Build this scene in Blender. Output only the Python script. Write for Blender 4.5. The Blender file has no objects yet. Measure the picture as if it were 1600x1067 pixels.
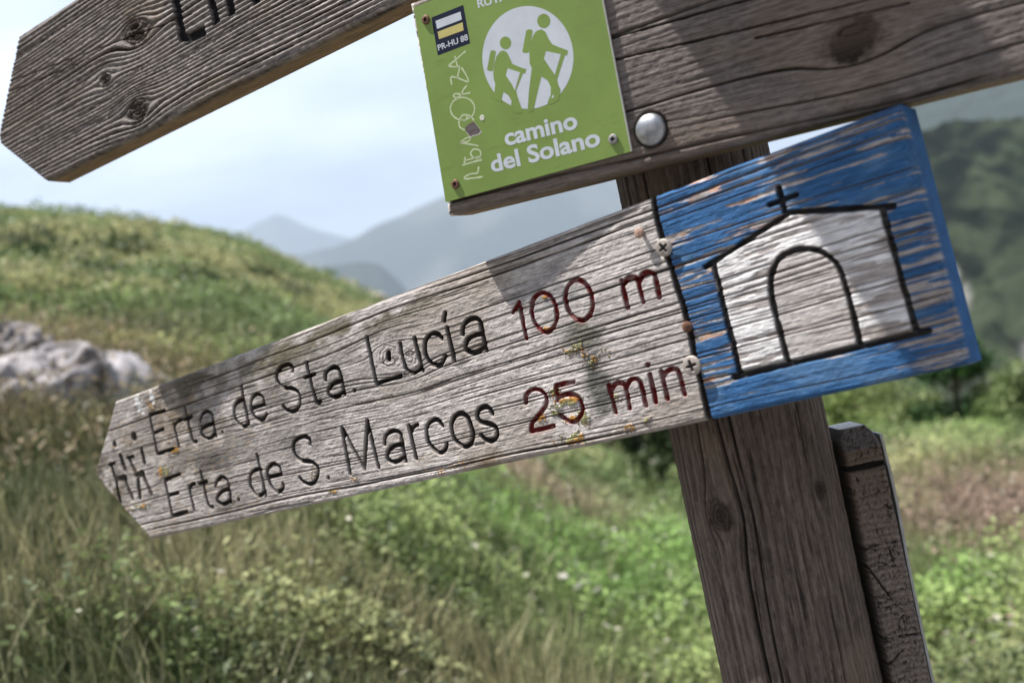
import bpy, math, random
import numpy as np
from mathutils import Vector, Matrix

# ------------------------------------------------------------------ camera, sky, sun, exposure
CZ = 1.55                                   # eye height
ROLL = math.radians(12.0)
scn = bpy.context.scene
COL = scn.collection
cam_d = bpy.data.cameras.new("camera")
cam = bpy.data.objects.new("camera", cam_d)
COL.objects.link(cam)
cam_d.lens = 35.0; cam_d.sensor_width = 36.0; cam_d.sensor_fit = 'HORIZONTAL'
cam_d.clip_start = 0.02; cam_d.clip_end = 120000
cam_d.dof.use_dof = True; cam_d.dof.focus_distance = 0.97; cam_d.dof.aperture_fstop = 4.3
_c, _s = math.cos(ROLL), math.sin(ROLL)
# camera level, rolled so that upright things lean to the left in the picture
cam.matrix_world = Matrix(((_c, _s, 0, 0), (0, 0, -1, 0), (-_s, _c, 0, CZ), (0, 0, 0, 1)))
scn.camera = cam

SUN = np.array([-.3564, .0375, .9336]); SUN /= np.linalg.norm(SUN)
EL = math.asin(SUN[2]); AZ = math.atan2(SUN[0], SUN[1])
w = bpy.data.worlds.new("World"); scn.world = w; w.use_nodes = True
nt = w.node_tree; nt.nodes.clear()
sky = nt.nodes.new('ShaderNodeTexSky'); sky.sky_type = 'NISHITA'; sky.sun_disc = False
sky.sun_elevation = EL; sky.sun_rotation = AZ; sky.air_density = 1.0; sky.dust_density = 2.5; sky.altitude = 900
tc = nt.nodes.new('ShaderNodeTexCoord')
mp = nt.nodes.new('ShaderNodeMapping'); mp.inputs['Scale'].default_value = (1.4, 1.4, 6.0)
mp.inputs['Rotation'].default_value = (0.25, 0.1, 0.0)
ns = nt.nodes.new('ShaderNodeTexNoise'); ns.inputs['Scale'].default_value = 1.6; ns.inputs['Detail'].default_value = 7
ns.inputs['Roughness'].default_value = .55
rp = nt.nodes.new('ShaderNodeValToRGB'); rp.color_ramp.elements[0].position = .28; rp.color_ramp.elements[1].position = .66
rp.color_ramp.elements[1].color = (.6, .6, .6, 1)
mx = nt.nodes.new('ShaderNodeMixRGB'); mx.inputs['Color2'].default_value = (15.8, 16.8, 18.4, 1)
bg = nt.nodes.new('ShaderNodeBackground'); bg.inputs['Strength'].default_value = 0.06
wo = nt.nodes.new('ShaderNodeOutputWorld')
L = nt.links.new
L(tc.outputs['Generated'], mp.inputs['Vector']); L(mp.outputs[0], ns.inputs['Vector']); L(ns.outputs[0], rp.inputs[0])
sx = nt.nodes.new('ShaderNodeSeparateXYZ'); er = nt.nodes.new('ShaderNodeMapRange'); em = nt.nodes.new('ShaderNodeMath'); em.operation = 'MULTIPLY'
er.inputs['From Min'].default_value = .33; er.inputs['From Max'].default_value = .62; er.inputs['To Min'].default_value = 1; er.inputs['To Max'].default_value = .04
L(tc.outputs['Generated'], sx.inputs[0]); L(sx.outputs['Z'], er.inputs[0]); L(er.outputs[0], em.inputs[0]); L(rp.outputs[0], em.inputs[1])
ey = nt.nodes.new('ShaderNodeMapRange'); e2 = nt.nodes.new('ShaderNodeMath'); e2.operation = 'MULTIPLY'
ey.inputs['From Min'].default_value = -.05; ey.inputs['From Max'].default_value = .45
L(sx.outputs['Y'], ey.inputs[0]); L(em.outputs[0], e2.inputs[0]); L(ey.outputs[0], e2.inputs[1])   # bright cloud kept low and ahead only, so shade on the boards stays dark
L(e2.outputs[0], mx.inputs['Fac']); L(sky.outputs[0], mx.inputs['Color1']); L(mx.outputs[0], bg.inputs['Color'])
L(bg.outputs[0], wo.inputs['Surface'])
sd = bpy.data.lights.new("sun", 'SUN'); sd.energy = 5.0; sd.angle = math.radians(.5); sd.color = (1, .965, .91)
so = bpy.data.objects.new("sun", sd); COL.objects.link(so)
so.rotation_euler = Vector(SUN).to_track_quat('Z', 'Y').to_euler(); so.location = (-3, -3, 9)
scn.view_settings.view_transform = 'Standard'; scn.view_settings.look = 'None'
scn.view_settings.exposure = 1.36; scn.view_settings.gamma = 1.0
scn.render.engine = 'CYCLES'
scn.cycles.use_denoising = True
scn.cycles.volume_bounces = 0; scn.cycles.max_bounces = 6; scn.cycles.transparent_max_bounces = 4
scn.cycles.diffuse_bounces = 3; scn.cycles.glossy_bounces = 2

# ------------------------------------------------------------------ geometry of the view (to place things at real distances)
FP = 35 / 36 * 1600
def ray(px, py):
    dx = px - 800; dy = -(py - 533.5)
    return np.array([dx * _c + dy * _s, FP, -dx * _s + dy * _c]) / FP
EYE = np.array([0, 0, CZ])
def nrm(v): return v / np.linalg.norm(v)
def frame(yaw, pit, lean):
    yaw, pit, lean = map(math.radians, (yaw, pit, lean))
    d = np.array([math.cos(yaw) * math.cos(pit), -math.sin(yaw) * math.cos(pit), math.sin(pit)])
    u0 = nrm(np.array([0, 0, 1.]) - d[2] * d); n0 = np.cross(d, u0)
    u = math.cos(lean) * u0 + math.sin(lean) * n0
    return d, u, np.cross(d, u)
PD = .914; POST = np.array([.213 * PD, PD, 0]); PR = .07
class Plane:
    def __init__(s, fr, zc, off):
        s.d, s.u, s.n = fr
        nh = nrm(np.array([s.n[0], s.n[1], 0]))
        s.o = POST + np.array([0, 0, zc + CZ]) + nh * (PR + off)
        s.M = Matrix([[s.d[i], s.u[i], s.n[i], s.o[i]] for i in range(3)] + [[0, 0, 0, 1]])
    def uv(s, px, py):
        r = ray(px, py); p = r * ((s.o - EYE) @ s.n) / (r @ s.n) + EYE - s.o
        return float(p @ s.d), float(p @ s.u)
    def uvs(s, pts): return [s.uv(*p) for p in pts]
def azel(px, py):
    r = ray(px, py); return math.atan2(r[0], r[1]), r[2] / math.hypot(r[0], r[1])
def at(px, py, dist):
    r = ray(px, py); return EYE + r * dist

# ------------------------------------------------------------------ noise
def _h(ix, iy, seed):
    n = (ix.astype(np.int64) * 374761393 + iy.astype(np.int64) * 668265263 + seed * 1442695041) & 0xFFFFFFFF
    n = ((n ^ (n >> 13)) * 1274126177) & 0xFFFFFFFF
    n = ((n ^ (n >> 16)) * 2246822519) & 0xFFFFFFFF
    return ((n ^ (n >> 15)) & 0xFFFF) / 65535.0
def vn(x, y, seed=0):
    x = np.asarray(x, float); y = np.asarray(y, float)
    x, y = np.broadcast_arrays(x, y)
    fx, fy = np.floor(x), np.floor(y); tx, ty = x - fx, y - fy
    tx = tx * tx * (3 - 2 * tx); ty = ty * ty * (3 - 2 * ty)
    a = _h(fx, fy, seed); b = _h(fx + 1, fy, seed); c = _h(fx, fy + 1, seed); d = _h(fx + 1, fy + 1, seed)
    return (a + (b - a) * tx) * (1 - ty) + (c + (d - c) * tx) * ty
def fbm(x, y, seed=0, o=4, g=.5):
    t = 0; a = 1; s = 0
    for i in range(o):
        t = t + a * vn(x * 2**i + i * 17.3, y * 2**i + i * 9.1, seed + i * 31); s += a; a *= g
    return t / s
def sst(a, b, x):
    t = np.clip((x - a) / (b - a), 0, 1); return t * t * (3 - 2 * t)
def mixc(c, d, f): return c * (1 - f[..., None]) + np.asarray(d) * f[..., None]

# ------------------------------------------------------------------ mesh helpers
def mesh(name, V, Q, T=None, C=None, mat=None, parent=None, M=None, smooth=True):
    me = bpy.data.meshes.new(name)
    V = np.asarray(V, np.float32); n = len(V)
    Q = np.asarray(Q, np.int32).reshape(-1, 4) if Q is not None and len(Q) else np.zeros((0, 4), np.int32)
    T = np.asarray(T, np.int32).reshape(-1, 3) if T is not None and len(T) else np.zeros((0, 3), np.int32)
    me.vertices.add(n); me.vertices.foreach_set('co', V.ravel())
    me.loops.add(Q.size + T.size); me.loops.foreach_set('vertex_index', np.concatenate([Q.ravel(), T.ravel()]))
    me.polygons.add(len(Q) + len(T))
    ls = np.concatenate([np.arange(len(Q)) * 4, Q.size + np.arange(len(T)) * 3]).astype(np.int32)
    me.polygons.foreach_set('loop_start', ls)
    me.polygons.foreach_set('use_smooth', np.full(len(ls), smooth))
    me.update(calc_edges=True)
    if C is not None:
        a = me.color_attributes.new('Col', 'FLOAT_COLOR', 'POINT')
        a.data.foreach_set('color', np.concatenate([np.clip(C, 0, 1), np.ones((n, 1))], 1).astype(np.float32).ravel())
    me.validate()
    if mat: me.materials.append(mat)
    o = bpy.data.objects.new(name, me); COL.objects.link(o)
    if parent is not None: o.parent = parent
    if M is not None: o.matrix_world = M
    return o
def grid_faces(nu, nv, off=0, flip=False):
    i, j = np.meshgrid(np.arange(nu - 1), np.arange(nv - 1), indexing='ij')
    a = (i * nv + j + off).ravel()
    q = np.stack([a, a + nv, a + nv + 1, a + 1], 1)
    return q[:, ::-1] if flip else q
def tag(o, label=None, cat=None, group=None, kind=None):
    if label: o['label'] = label
    if cat: o['category'] = cat
    if group: o['group'] = group
    if kind: o['kind'] = kind
    return o
def empty(name, M, label, cat, group=None):
    o = bpy.data.objects.new(name, None); COL.objects.link(o); o.empty_display_size = .05
    o.matrix_world = M
    return tag(o, label, cat, group)

# ------------------------------------------------------------------ materials
def mat_new(name):
    m = bpy.data.materials.new(name); m.use_nodes = True
    return m, m.node_tree, m.node_tree.nodes['Principled BSDF']
def mat_wood(name, sc=(60, 900, 900), rough=.8, bump=.35, spec=.3, lo=.72, hi=1.22):
    m, t, b = mat_new(name); N = t.nodes.new; l = t.links.new
    ca = N('ShaderNodeVertexColor'); ca.layer_name = 'Col'
    co = N('ShaderNodeTexCoord'); mp = N('ShaderNodeMapping'); mp.inputs['Scale'].default_value = sc
    n1 = N('ShaderNodeTexNoise'); n1.inputs['Scale'].default_value = 1; n1.inputs['Detail'].default_value = 5
    n2 = N('ShaderNodeTexNoise'); n2.inputs['Scale'].default_value = 900; n2.inputs['Detail'].default_value = 3
    mr = N('ShaderNodeMapRange'); mr.inputs['From Min'].default_value = .3; mr.inputs['From Max'].default_value = .7
    mr.inputs['To Min'].default_value = lo; mr.inputs['To Max'].default_value = hi
    mu = N('ShaderNodeMixRGB'); mu.blend_type = 'MULTIPLY'; mu.inputs['Fac'].default_value = 1
    ad = N('ShaderNodeMath'); ad.operation = 'ADD'
    bp = N('ShaderNodeBump'); bp.inputs['Strength'].default_value = bump; bp.inputs['Distance'].default_value = .0006
    l(co.outputs['Object'], mp.inputs[0]); l(mp.outputs[0], n1.inputs['Vector']); l(co.outputs['Object'], n2.inputs['Vector'])
    l(n1.outputs[0], mr.inputs[0]); l(ca.outputs[0], mu.inputs['Color1']); l(mr.outputs[0], mu.inputs['Color2'])
    l(mu.outputs[0], b.inputs['Base Color'])
    l(n1.outputs[0], ad.inputs[0]); l(n2.outputs[0], ad.inputs[1]); l(ad.outputs[0], bp.inputs['Height']); l(bp.outputs[0], b.inputs['Normal'])
    b.inputs['Roughness'].default_value = rough; b.inputs['Specular IOR Level'].default_value = spec
    return m
def mat_flat(name, col, rough=.5, metal=0, var=.12, scale=60, bump=0, spec=.5, dirt=None):
    m, t, b = mat_new(name); N = t.nodes.new; l = t.links.new
    co = N('ShaderNodeTexCoord'); n1 = N('ShaderNodeTexNoise'); n1.inputs['Scale'].default_value = scale; n1.inputs['Detail'].default_value = 6
    n1.inputs['Roughness'].default_value = .65
    r = N('ShaderNodeValToRGB'); r.color_ramp.elements[0].position = .3; r.color_ramp.elements[1].position = .7
    c = np.array(col)
    lo = c * (1 - var) if dirt is None else np.array(dirt)
    r.color_ramp.elements[0].color = (*np.clip(lo, 0, 1), 1); r.color_ramp.elements[1].color = (*np.clip(c * (1 + var * .6), 0, 1), 1)
    l(co.outputs['Object'], n1.inputs['Vector']); l(n1.outputs[0], r.inputs[0]); l(r.outputs[0], b.inputs['Base Color'])
    b.inputs['Roughness'].default_value = rough; b.inputs['Metallic'].default_value = metal; b.inputs['Specular IOR Level'].default_value = spec
    if bump:
        bp = N('ShaderNodeBump'); bp.inputs['Strength'].default_value = bump; bp.inputs['Distance'].default_value = .0005
        l(n1.outputs[0], bp.inputs['Height']); l(bp.outputs[0], b.inputs['Normal'])
    return m
def mat_vcol(name, rough=.9, spec=.1, trans=0, nscale=None, amt=.3, bump=0, dist=1):
    m, t, b = mat_new(name); N = t.nodes.new; l = t.links.new
    ca = N('ShaderNodeVertexColor'); ca.layer_name = 'Col'; out = ca.outputs[0]
    if nscale:
        co = N('ShaderNodeTexCoord'); n1 = N('ShaderNodeTexNoise'); n1.inputs['Scale'].default_value = nscale; n1.inputs['Detail'].default_value = 6
        mr = N('ShaderNodeMapRange'); mr.inputs['From Min'].default_value = .3; mr.inputs['From Max'].default_value = .7
        mr.inputs['To Min'].default_value = 1 - amt; mr.inputs['To Max'].default_value = 1 + amt
        mu = N('ShaderNodeMixRGB'); mu.blend_type = 'MULTIPLY'; mu.inputs['Fac'].default_value = 1
        l(co.outputs['Object'], n1.inputs['Vector']); l(n1.outputs[0], mr.inputs[0]); l(out, mu.inputs['Color1']); l(mr.outputs[0], mu.inputs['Color2'])
        out = mu.outputs[0]
        if bump:
            bp = N('ShaderNodeBump'); bp.inputs['Strength'].default_value = bump; bp.inputs['Distance'].default_value = dist
            l(n1.outputs[0], bp.inputs['Height']); l(bp.outputs[0], b.inputs['Normal'])
    l(out, b.inputs['Base Color']); b.inputs['Roughness'].default_value = rough; b.inputs['Specular IOR Level'].default_value = spec
    if trans:
        tr = N('ShaderNodeBsdfTranslucent'); ms = N('ShaderNodeMixShader'); ms.inputs[0].default_value = trans
        l(out, tr.inputs['Color']); l(b.outputs[0], ms.inputs[1]); l(tr.outputs[0], ms.inputs[2])
        l(ms.outputs[0], t.nodes['Material Output'].inputs['Surface'])
    return m

WOOD = mat_wood("weathered_wood", spec=.12, bump=.5, lo=.60, hi=1.36)
POSTWOOD = mat_wood("post_wood", spec=.15, sc=(900, 900, 45), bump=.6, lo=.6, hi=1.35)
ENDWOOD = mat_wood("end_grain_wood", sc=(500, 500, 500), bump=.4)
STEEL = mat_flat("dull_zinc", (.46, .47, .49), rough=.42, metal=.85, var=.3, scale=90, bump=.25, dirt=(.20, .205, .215))
SCREW = mat_flat("dusty_screw", (.40, .36, .33), rough=.6, metal=.35, var=.3, scale=400, bump=.4, dirt=(.2, .15, .12))
RUST = mat_flat("rusty_iron", (.20, .095, .055), rough=.8, metal=.2, var=.5, scale=500, bump=.5, dirt=(.05, .025, .018))
DARKHOLE = mat_flat("dark_recess", (.012, .010, .009), rough=.9, var=.2)

# ------------------------------------------------------------------ plank surfaces
def seg_dist(U, V, a, b):
    ax, ay = a; bx, by = b; dx, dy = bx - ax, by - ay; l2 = dx * dx + dy * dy + 1e-12
    t = np.clip(((U - ax) * dx + (V - ay) * dy) / l2, 0, 1)
    return np.hypot(U - ax - t * dx, V - ay - t * dy)
def stroke_field(U, V, strokes, R):
    D = np.full(U.shape, 1.0)
    for s in strokes:
        if len(s) == 1: s = [s[0], (s[0][0] + 1e-4, s[0][1])]
        for a, b in zip(s[:-1], s[1:]):
            m = (U > min(a[0], b[0]) - R) & (U < max(a[0], b[0]) + R) & (V > min(a[1], b[1]) - R) & (V < max(a[1], b[1]) + R)
            if m.any():
                D[m] = np.minimum(D[m], seg_dist(U[m], V[m], a, b))
    return D
def in_poly(U, V, P):
    c = np.zeros(U.shape, bool); j = len(P) - 1
    for i in range(len(P)):
        xi, yi = P[i]; xj, yj = P[j]
        if yi != yj:
            c ^= ((yi > V) != (yj > V)) & (U < (xj - xi) * (V - yi) / (yj - yi) + xi)
        j = i
    return c

def grain(U, V, seed, knots=(), period=.006, warp=.01, ncracks=20, contrast=1.0, tone=(.47, .43, .395), dark=(.11, .095, .085), crack_w=.0006, rc=.45, knot_dark=1.0, relief=1.0, fa=.75, sck=.45):
    rng = np.random.RandomState(seed)
    W = V + warp * (fbm(U * 2.2, V * 9, seed + 5, 3) - .5) + .0022 * (fbm(U * 9, V * 40, seed + 6, 2) - .5)
    kd = np.full(U.shape, 9.); rad = np.zeros(U.shape)
    for (ku, kv, a, s) in knots:
        x = U - ku; y = V - kv
        q = x * x * s + y * y
        W = W - y * a * a / (q + a * a * .35)
        kd = np.minimum(kd, np.sqrt(x * x * .55 + y * y) / a * (1 + .7 * (fbm(U * 110, V * 110, seed + 21, 3) - .5)))
        an = np.arctan2(y, x); kd_r = np.sqrt(x * x * .55 + y * y) / a
        rad = np.maximum(rad, sst(.80, .93, vn(an * 2.6 + 20, kd_r * .8 + ku * 50, seed + 22)) * sst(1.1, .7, kd_r) * sst(.05, .25, kd_r))
    ph = (W + .010 * fbm(W * 38, U * .4, seed + 4, 3)) / period + 1.6 * fbm(U * 1.3, W * 14, seed + 7, 2)
    tri = np.abs((ph % 1) - .5) * 2
    rings = sst(.1, .95, tri)
    f1 = fbm(U * 8, W * 620, seed + 8, 3); f2 = fbm(U * 30, W * 1500, seed + 9, 2); f3 = fbm(U * 160, V * 300, seed + 10, 3)
    f4 = fbm(U * 420, V * 520, seed + 17, 2)
    H = relief * (.0010 * rc * (rings - .5) + .0011 * fa * (f1 - .5) + .0004 * (f2 - .5) + .0009 * (f3 - .5) + .0004 * (f4 - .5))
    # weathering cracks that follow the grain
    cr = np.zeros(U.shape)
    w0, w1 = W.min(), W.max(); u0, u1 = U.min(), U.max()
    base = np.linspace(w0, w1, ncracks + 2)[1:-1] + rng.uniform(-.4, .4, ncracks) * (w1 - w0) / ncracks
    for k in range(ncracks):
        a = rng.uniform(u0 - .2, u1 - .1); ln = rng.uniform(.25, 1.1); b = a + ln
        wob = .0016 * (vn(U * 12, U * 0 + k, seed + 40) - .5)
        hw = crack_w * rng.choice([.7, .9, 1.1, 1.9])
        c = np.exp(-((W - base[k] - wob) / hw)**2) * sst(a, a + .08, U) * (1 - sst(b - .08, b, U)) * (.45 + .75 * vn(U * 25, U * 0 + k * 3.3, seed + 41))
        cr = np.maximum(cr, c)
    sc_ = sst(.72, .82, fbm(U * 14, W * 520, seed + 12, 2)) * sck     # many short checks
    cr = np.maximum(cr, sc_)
    H = H - .0045 * cr
    t = np.clip(.60 + contrast * (rc * (rings - .5) + fa * (f1 - .5) + .45 * (f2 - .5) + .55 * (f3 - .5) + .35 * (f4 - .5)), 0, 1.15)
    big = fbm(U * 7, V * 16, seed + 13, 4)
    C = np.asarray(dark) * (1 - t[..., None]) + np.asarray(tone) * t[..., None]
    C = C * (.72 + .56 * big)[..., None]
    C = mixc(C, np.array([.22, .165, .115]), .38 * sst(.52, .74, fbm(U * 11, V * 22, seed + 14, 3)))
    C = mixc(C, (.018, .015, .013), np.clip(cr * 1.15, 0, .96))
    k = sst(1.25, .7, kd)
    kr = .5 + .5 * np.sin(kd * 22 + 4 * f3)
    C = mixc(C, (.045, .034, .028), k * (.55 + .4 * kr) * knot_dark); H = H + k * (.0012 * (kr - .5) - .0006) * (.3 + .7 * knot_dark)
    core = sst(.55, .2, kd); C = mixc(C, (.03, .023, .018), np.clip(core * .7 + rad * .8, 0, 1) * knot_dark); H = H - rad * .0018 * knot_dark
    return W, H, C, cr, dict(f1=f1, f2=f2, f3=f3, rings=rings, big=big)

def build_plank(name, pl, lo, hi, thick, nu, nv, surf, parent, mat, side=(.2, .15, .11), rnd=.006, uw=None, ends=(None, None), swob=.0008):
    """lo/hi: polylines (u, v) of the lower and upper edges, both running from the left end to the right end."""
    lo = np.array(lo); hi = np.array(hi)
    u0, u1 = max(lo[0, 0], hi[0, 0]), min(lo[-1, 0], hi[-1, 0])
    us = np.linspace(u0, u1, nu) if uw is None else uw(u0, u1, nu)
    skl = lambda s: np.interp(s, [0, 1], [lo[0, 0], lo[-1, 0]])
    # right and left ends may be slanted: blend the u of the lower and upper edges
    s01 = (us - us[0]) / (us[-1] - us[0])
    ul = lo[0, 0] + s01 * (lo[-1, 0] - lo[0, 0]); uh = hi[0, 0] + s01 * (hi[-1, 0] - hi[0, 0])
    vl = np.interp(ul, lo[:, 0], lo[:, 1]); vh = np.interp(uh, hi[:, 0], hi[:, 1])
    r = np.linspace(0, 1, nv)
    # denser rows near the edges for the rounding
    U = ul[:, None] * (1 - r) + uh[:, None] * r; V = vl[:, None] * (1 - r) + vh[:, None] * r
    V0 = V.copy(); edge_n = (fbm(U * 14, V * 5, 77, 3) - .5)
    poly = [tuple(p) for p in lo] + [tuple(p) for p in hi[::-1]]
    D = np.full(U.shape, 1.)
    for a, b in zip(poly, poly[1:] + poly[:1]):
        if a != b: D = np.minimum(D, seg_dist(U, V, a, b))
    H, C = surf(U, V)
    rr = rnd * (1 + 1.2 * edge_n)
    q = np.clip(1 - D / rr, 0, 1)
    Z = H - rr * (1 - np.sqrt(np.clip(1 - q * q, 0, 1)))
    P = np.stack([U, V, Z], -1).reshape(-1, 3); CC = C.reshape(-1, 3)
    F = [grid_faces(nu, nv)]
    idx = np.arange(nu * nv).reshape(nu, nv)
    loop = np.concatenate([idx[:, 0], idx[-1, 1:], idx[-2::-1, -1], idx[0, -2:0:-1]])
    n = len(loop); base = P[loop]; cb = CC[loop]
    cen = base.mean(0)
    rows = 7; Ps = [P]; Cs = [CC]; prev = loop; off = len(P)
    along = np.cumsum(np.r_[0, np.linalg.norm(np.diff(base[:, :2], axis=0), axis=1)])
    right = np.zeros(n, bool); right[nu:nu + nv - 1] = True
    left = np.zeros(n, bool); left[nu + nv - 1 + nu - 1:] = True
    for k in range(1, rows + 1):
        f = k / rows
        p = base.copy(); z0 = base[:, 2]
        p[:, 2] = z0 + (-thick - z0) * f
        wob = swob * (fbm(along * 60, np.full(n, f * 2.), 5, 3) - .5)
        dirv = base[:, :2] - cen[:2]; dirv /= np.linalg.norm(dirv, axis=1)[:, None]
        p[:, :2] += np.sign(dirv) * np.abs(wob)[:, None] * np.array([.3, 1]) * (0 if k == rows else 1)
        c = cb * 0 + np.array(side) * (.7 + .6 * fbm(along * 18, np.full(n, f * 6.), 6, 4))[:, None]
        if ends[0] is not None: c[left] = np.array(ends[0]) * (.5 + 1.0 * vn(along[left] * 420, np.full(left.sum(), f), 8))[:, None]
        if ends[1] is not None: c[right] = np.array(ends[1]) * (.85 + .3 * vn(along[right] * 120, np.full(right.sum(), f * 3), 8))[:, None]
        if k == 1: c = .4 * cb + .6 * c
        Ps.append(p); Cs.append(c); cur = off + np.arange(n)
        F.append(np.stack([prev, cur, np.roll(cur, -1), np.roll(prev, -1)], 1)); prev = cur; off += n
    lob = prev[:nu]; hib = prev[nu + nv - 2:nu + nv - 2 + nu][::-1]
    F.append(np.stack([lob[:-1], hib[:-1], hib[1:], lob[1:]], 1))
    return mesh(name, np.concatenate(Ps), np.concatenate(F), C=np.concatenate(Cs), mat=mat, parent=parent, M=pl.M)

def prism(name, pl, pts, z0, z1, mat, parent, C=None, bevel=0):
    """A flat plate with outline pts (u, v) from z0 to z1 above the plane."""
    from mathutils.geometry import tessellate_polygon
    n = len(pts); V = [(u, v, z0) for u, v in pts] + [(u, v, z1) for u, v in pts]
    tri = tessellate_polygon([[Vector((u, v, 0)) for u, v in pts]])
    T = []
    for t in tri:
        a, b, c = [pts[i] for i in t]
        cr = (b[0] - a[0]) * (c[1] - a[1]) - (b[1] - a[1]) * (c[0] - a[0])
        t = t if cr > 0 else t[::-1]
        T.append([i + n for i in t]); T.append(list(t[::-1]))
    Q = [[i, (i + 1) % n, (i + 1) % n + n, i + n] for i in range(n)]
    return mesh(name, V, Q, T, mat=mat, parent=parent, M=pl.M, smooth=False)
def ribbons(name, pl, strokes, wid, z0, z1, mat, parent, taper=True):
    V = []; Q = []
    rng = np.random.RandomState(3)
    for s in strokes:
        s = smooth_line(np.array(s), 5); n = len(s)
        t = np.gradient(s, axis=0); t /= np.linalg.norm(t, axis=1)[:, None] + 1e-9
        nn = np.stack([-t[:, 1], t[:, 0]], 1); ww = wid * (.75 + .5 * vn(np.arange(n) * .4, np.full(n, rng.rand() * 9), 2))
        b = len(V)
        for i in range(n):
            for sg, z in ((-1, z0), (-1, z1), (1, z1), (1, z0)):
                V.append((*(s[i] + sg * nn[i] * ww[i] / 2), z))
        for i in range(n - 1):
            for k in range(4):
                Q.append([b + i * 4 + k, b + i * 4 + (k + 1) % 4, b + i * 4 + 4 + (k + 1) % 4, b + i * 4 + 4 + k][::-1])
    return mesh(name, V, Q, mat=mat, parent=parent, M=pl.M, smooth=False)
def smooth_line(p, k):
    if len(p) < 3: return np.array([p[0] + (p[-1] - p[0]) * t for t in np.linspace(0, 1, 4)])
    out = []
    P = np.vstack([2 * p[0] - p[1], p, 2 * p[-1] - p[-2]])
    for i in range(1, len(P) - 2):
        for t in np.linspace(0, 1, k, endpoint=False):
            a, b, c, d = P[i - 1], P[i], P[i + 1], P[i + 2]
            out.append(.5 * (2 * b + (c - a) * t + (2 * a - 5 * b + 4 * c - d) * t * t + (3 * b - a - 3 * c + d) * t**3))
    out.append(p[-1]); return np.array(out)
def sm(p): return [tuple(q) for q in smooth_line(np.array(p, float), 4)]

# ================================================================== THE SIGNPOST
# three board planes: the lower arrow board, the middle board with the plate, the upper arrow board
PL_LOW = Plane(frame(37.55, 3.96, -2.5), -.05, .044)
PL_MID = Plane(frame(32.0, -3.0, 1.6), .20, .044)
PL_TOP = Plane(frame(32.0, 1.47, -2.25), .42, .032)

# ---------- the round post
def build_post():
    zs = np.concatenate([np.linspace(-1.56, -.66, 60), np.linspace(-.659, .33, 760), np.linspace(.332, .92, 60)])
    na = 560
    # dense where the camera can see it
    t = np.linspace(0, 1, na, endpoint=False); th = 2 * math.pi * t
    A, Zg = np.meshgrid(th, zs, indexing='ij')
    S = A * PR
    knots = []
    kx = ray(1118, 810); kp = EYE + kx * .86
    ka = math.atan2(kp[1] - POST[1], kp[0] - POST[0]) % (2 * math.pi); kz = kp[2] - CZ
    kx2 = ray(1276, 765); kp2 = EYE + kx2 * .86
    ka2 = math.atan2(kp2[1] - POST[1], kp2[0] - POST[0]) % (2 * math.pi)
    knots = [(kz, ka * PR, .0125, .35), (kp2[2] - CZ, ka2 * PR, .007, .3)]
    W, H, C, cr, e = grain(Zg, S, 301, knots=knots, period=.0085, warp=.012, ncracks=34, contrast=.75, tone=(.185, .146, .124), dark=(.034, .026, .022), crack_w=.0008, fa=.6)
    per = sst(0, .02, S) * sst(2 * math.pi * PR, 2 * math.pi * PR - .02, S)
    R = PR + H * 1.1 * per + .0018 * (fbm(Zg * 4, S * 20, 44, 2) - .5) * per
    X = POST[0] + R * np.cos(A); Y = POST[1] + R * np.sin(A)
    V = np.stack([X, Y, Zg + CZ], -1); nz = len(zs)
    P = V.reshape(-1, 3); CC = C.reshape(-1, 3)
    F = grid_faces(na, nz)
    last = (na - 1) * nz + np.arange(nz); first = np.arange(nz)
    F = np.concatenate([F, np.stack([last[:-1], first[:-1], first[1:], last[1:]], 1)])
    top = len(P); P = np.vstack([P, [[POST[0], POST[1], CZ + .94]]]); CC = np.vstack([CC, [[.2, .17, .14]]])
    r = np.arange(na) * nz + nz - 1
    T = np.stack([r, np.roll(r, -1), np.full(na, top)], 1)
    root = empty('wooden_post', Matrix.Translation((POST[0], POST[1], CZ - 1.56)), 'upright round weathered wooden post that carries all the signboards', 'post')
    o = mesh('shaft', P, F, T, C=CC, mat=POSTWOOD)
    o.data.transform(Matrix.Translation((-POST[0], -POST[1], -(CZ - 1.56)))); o.parent = root
    return root
build_post()

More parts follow.
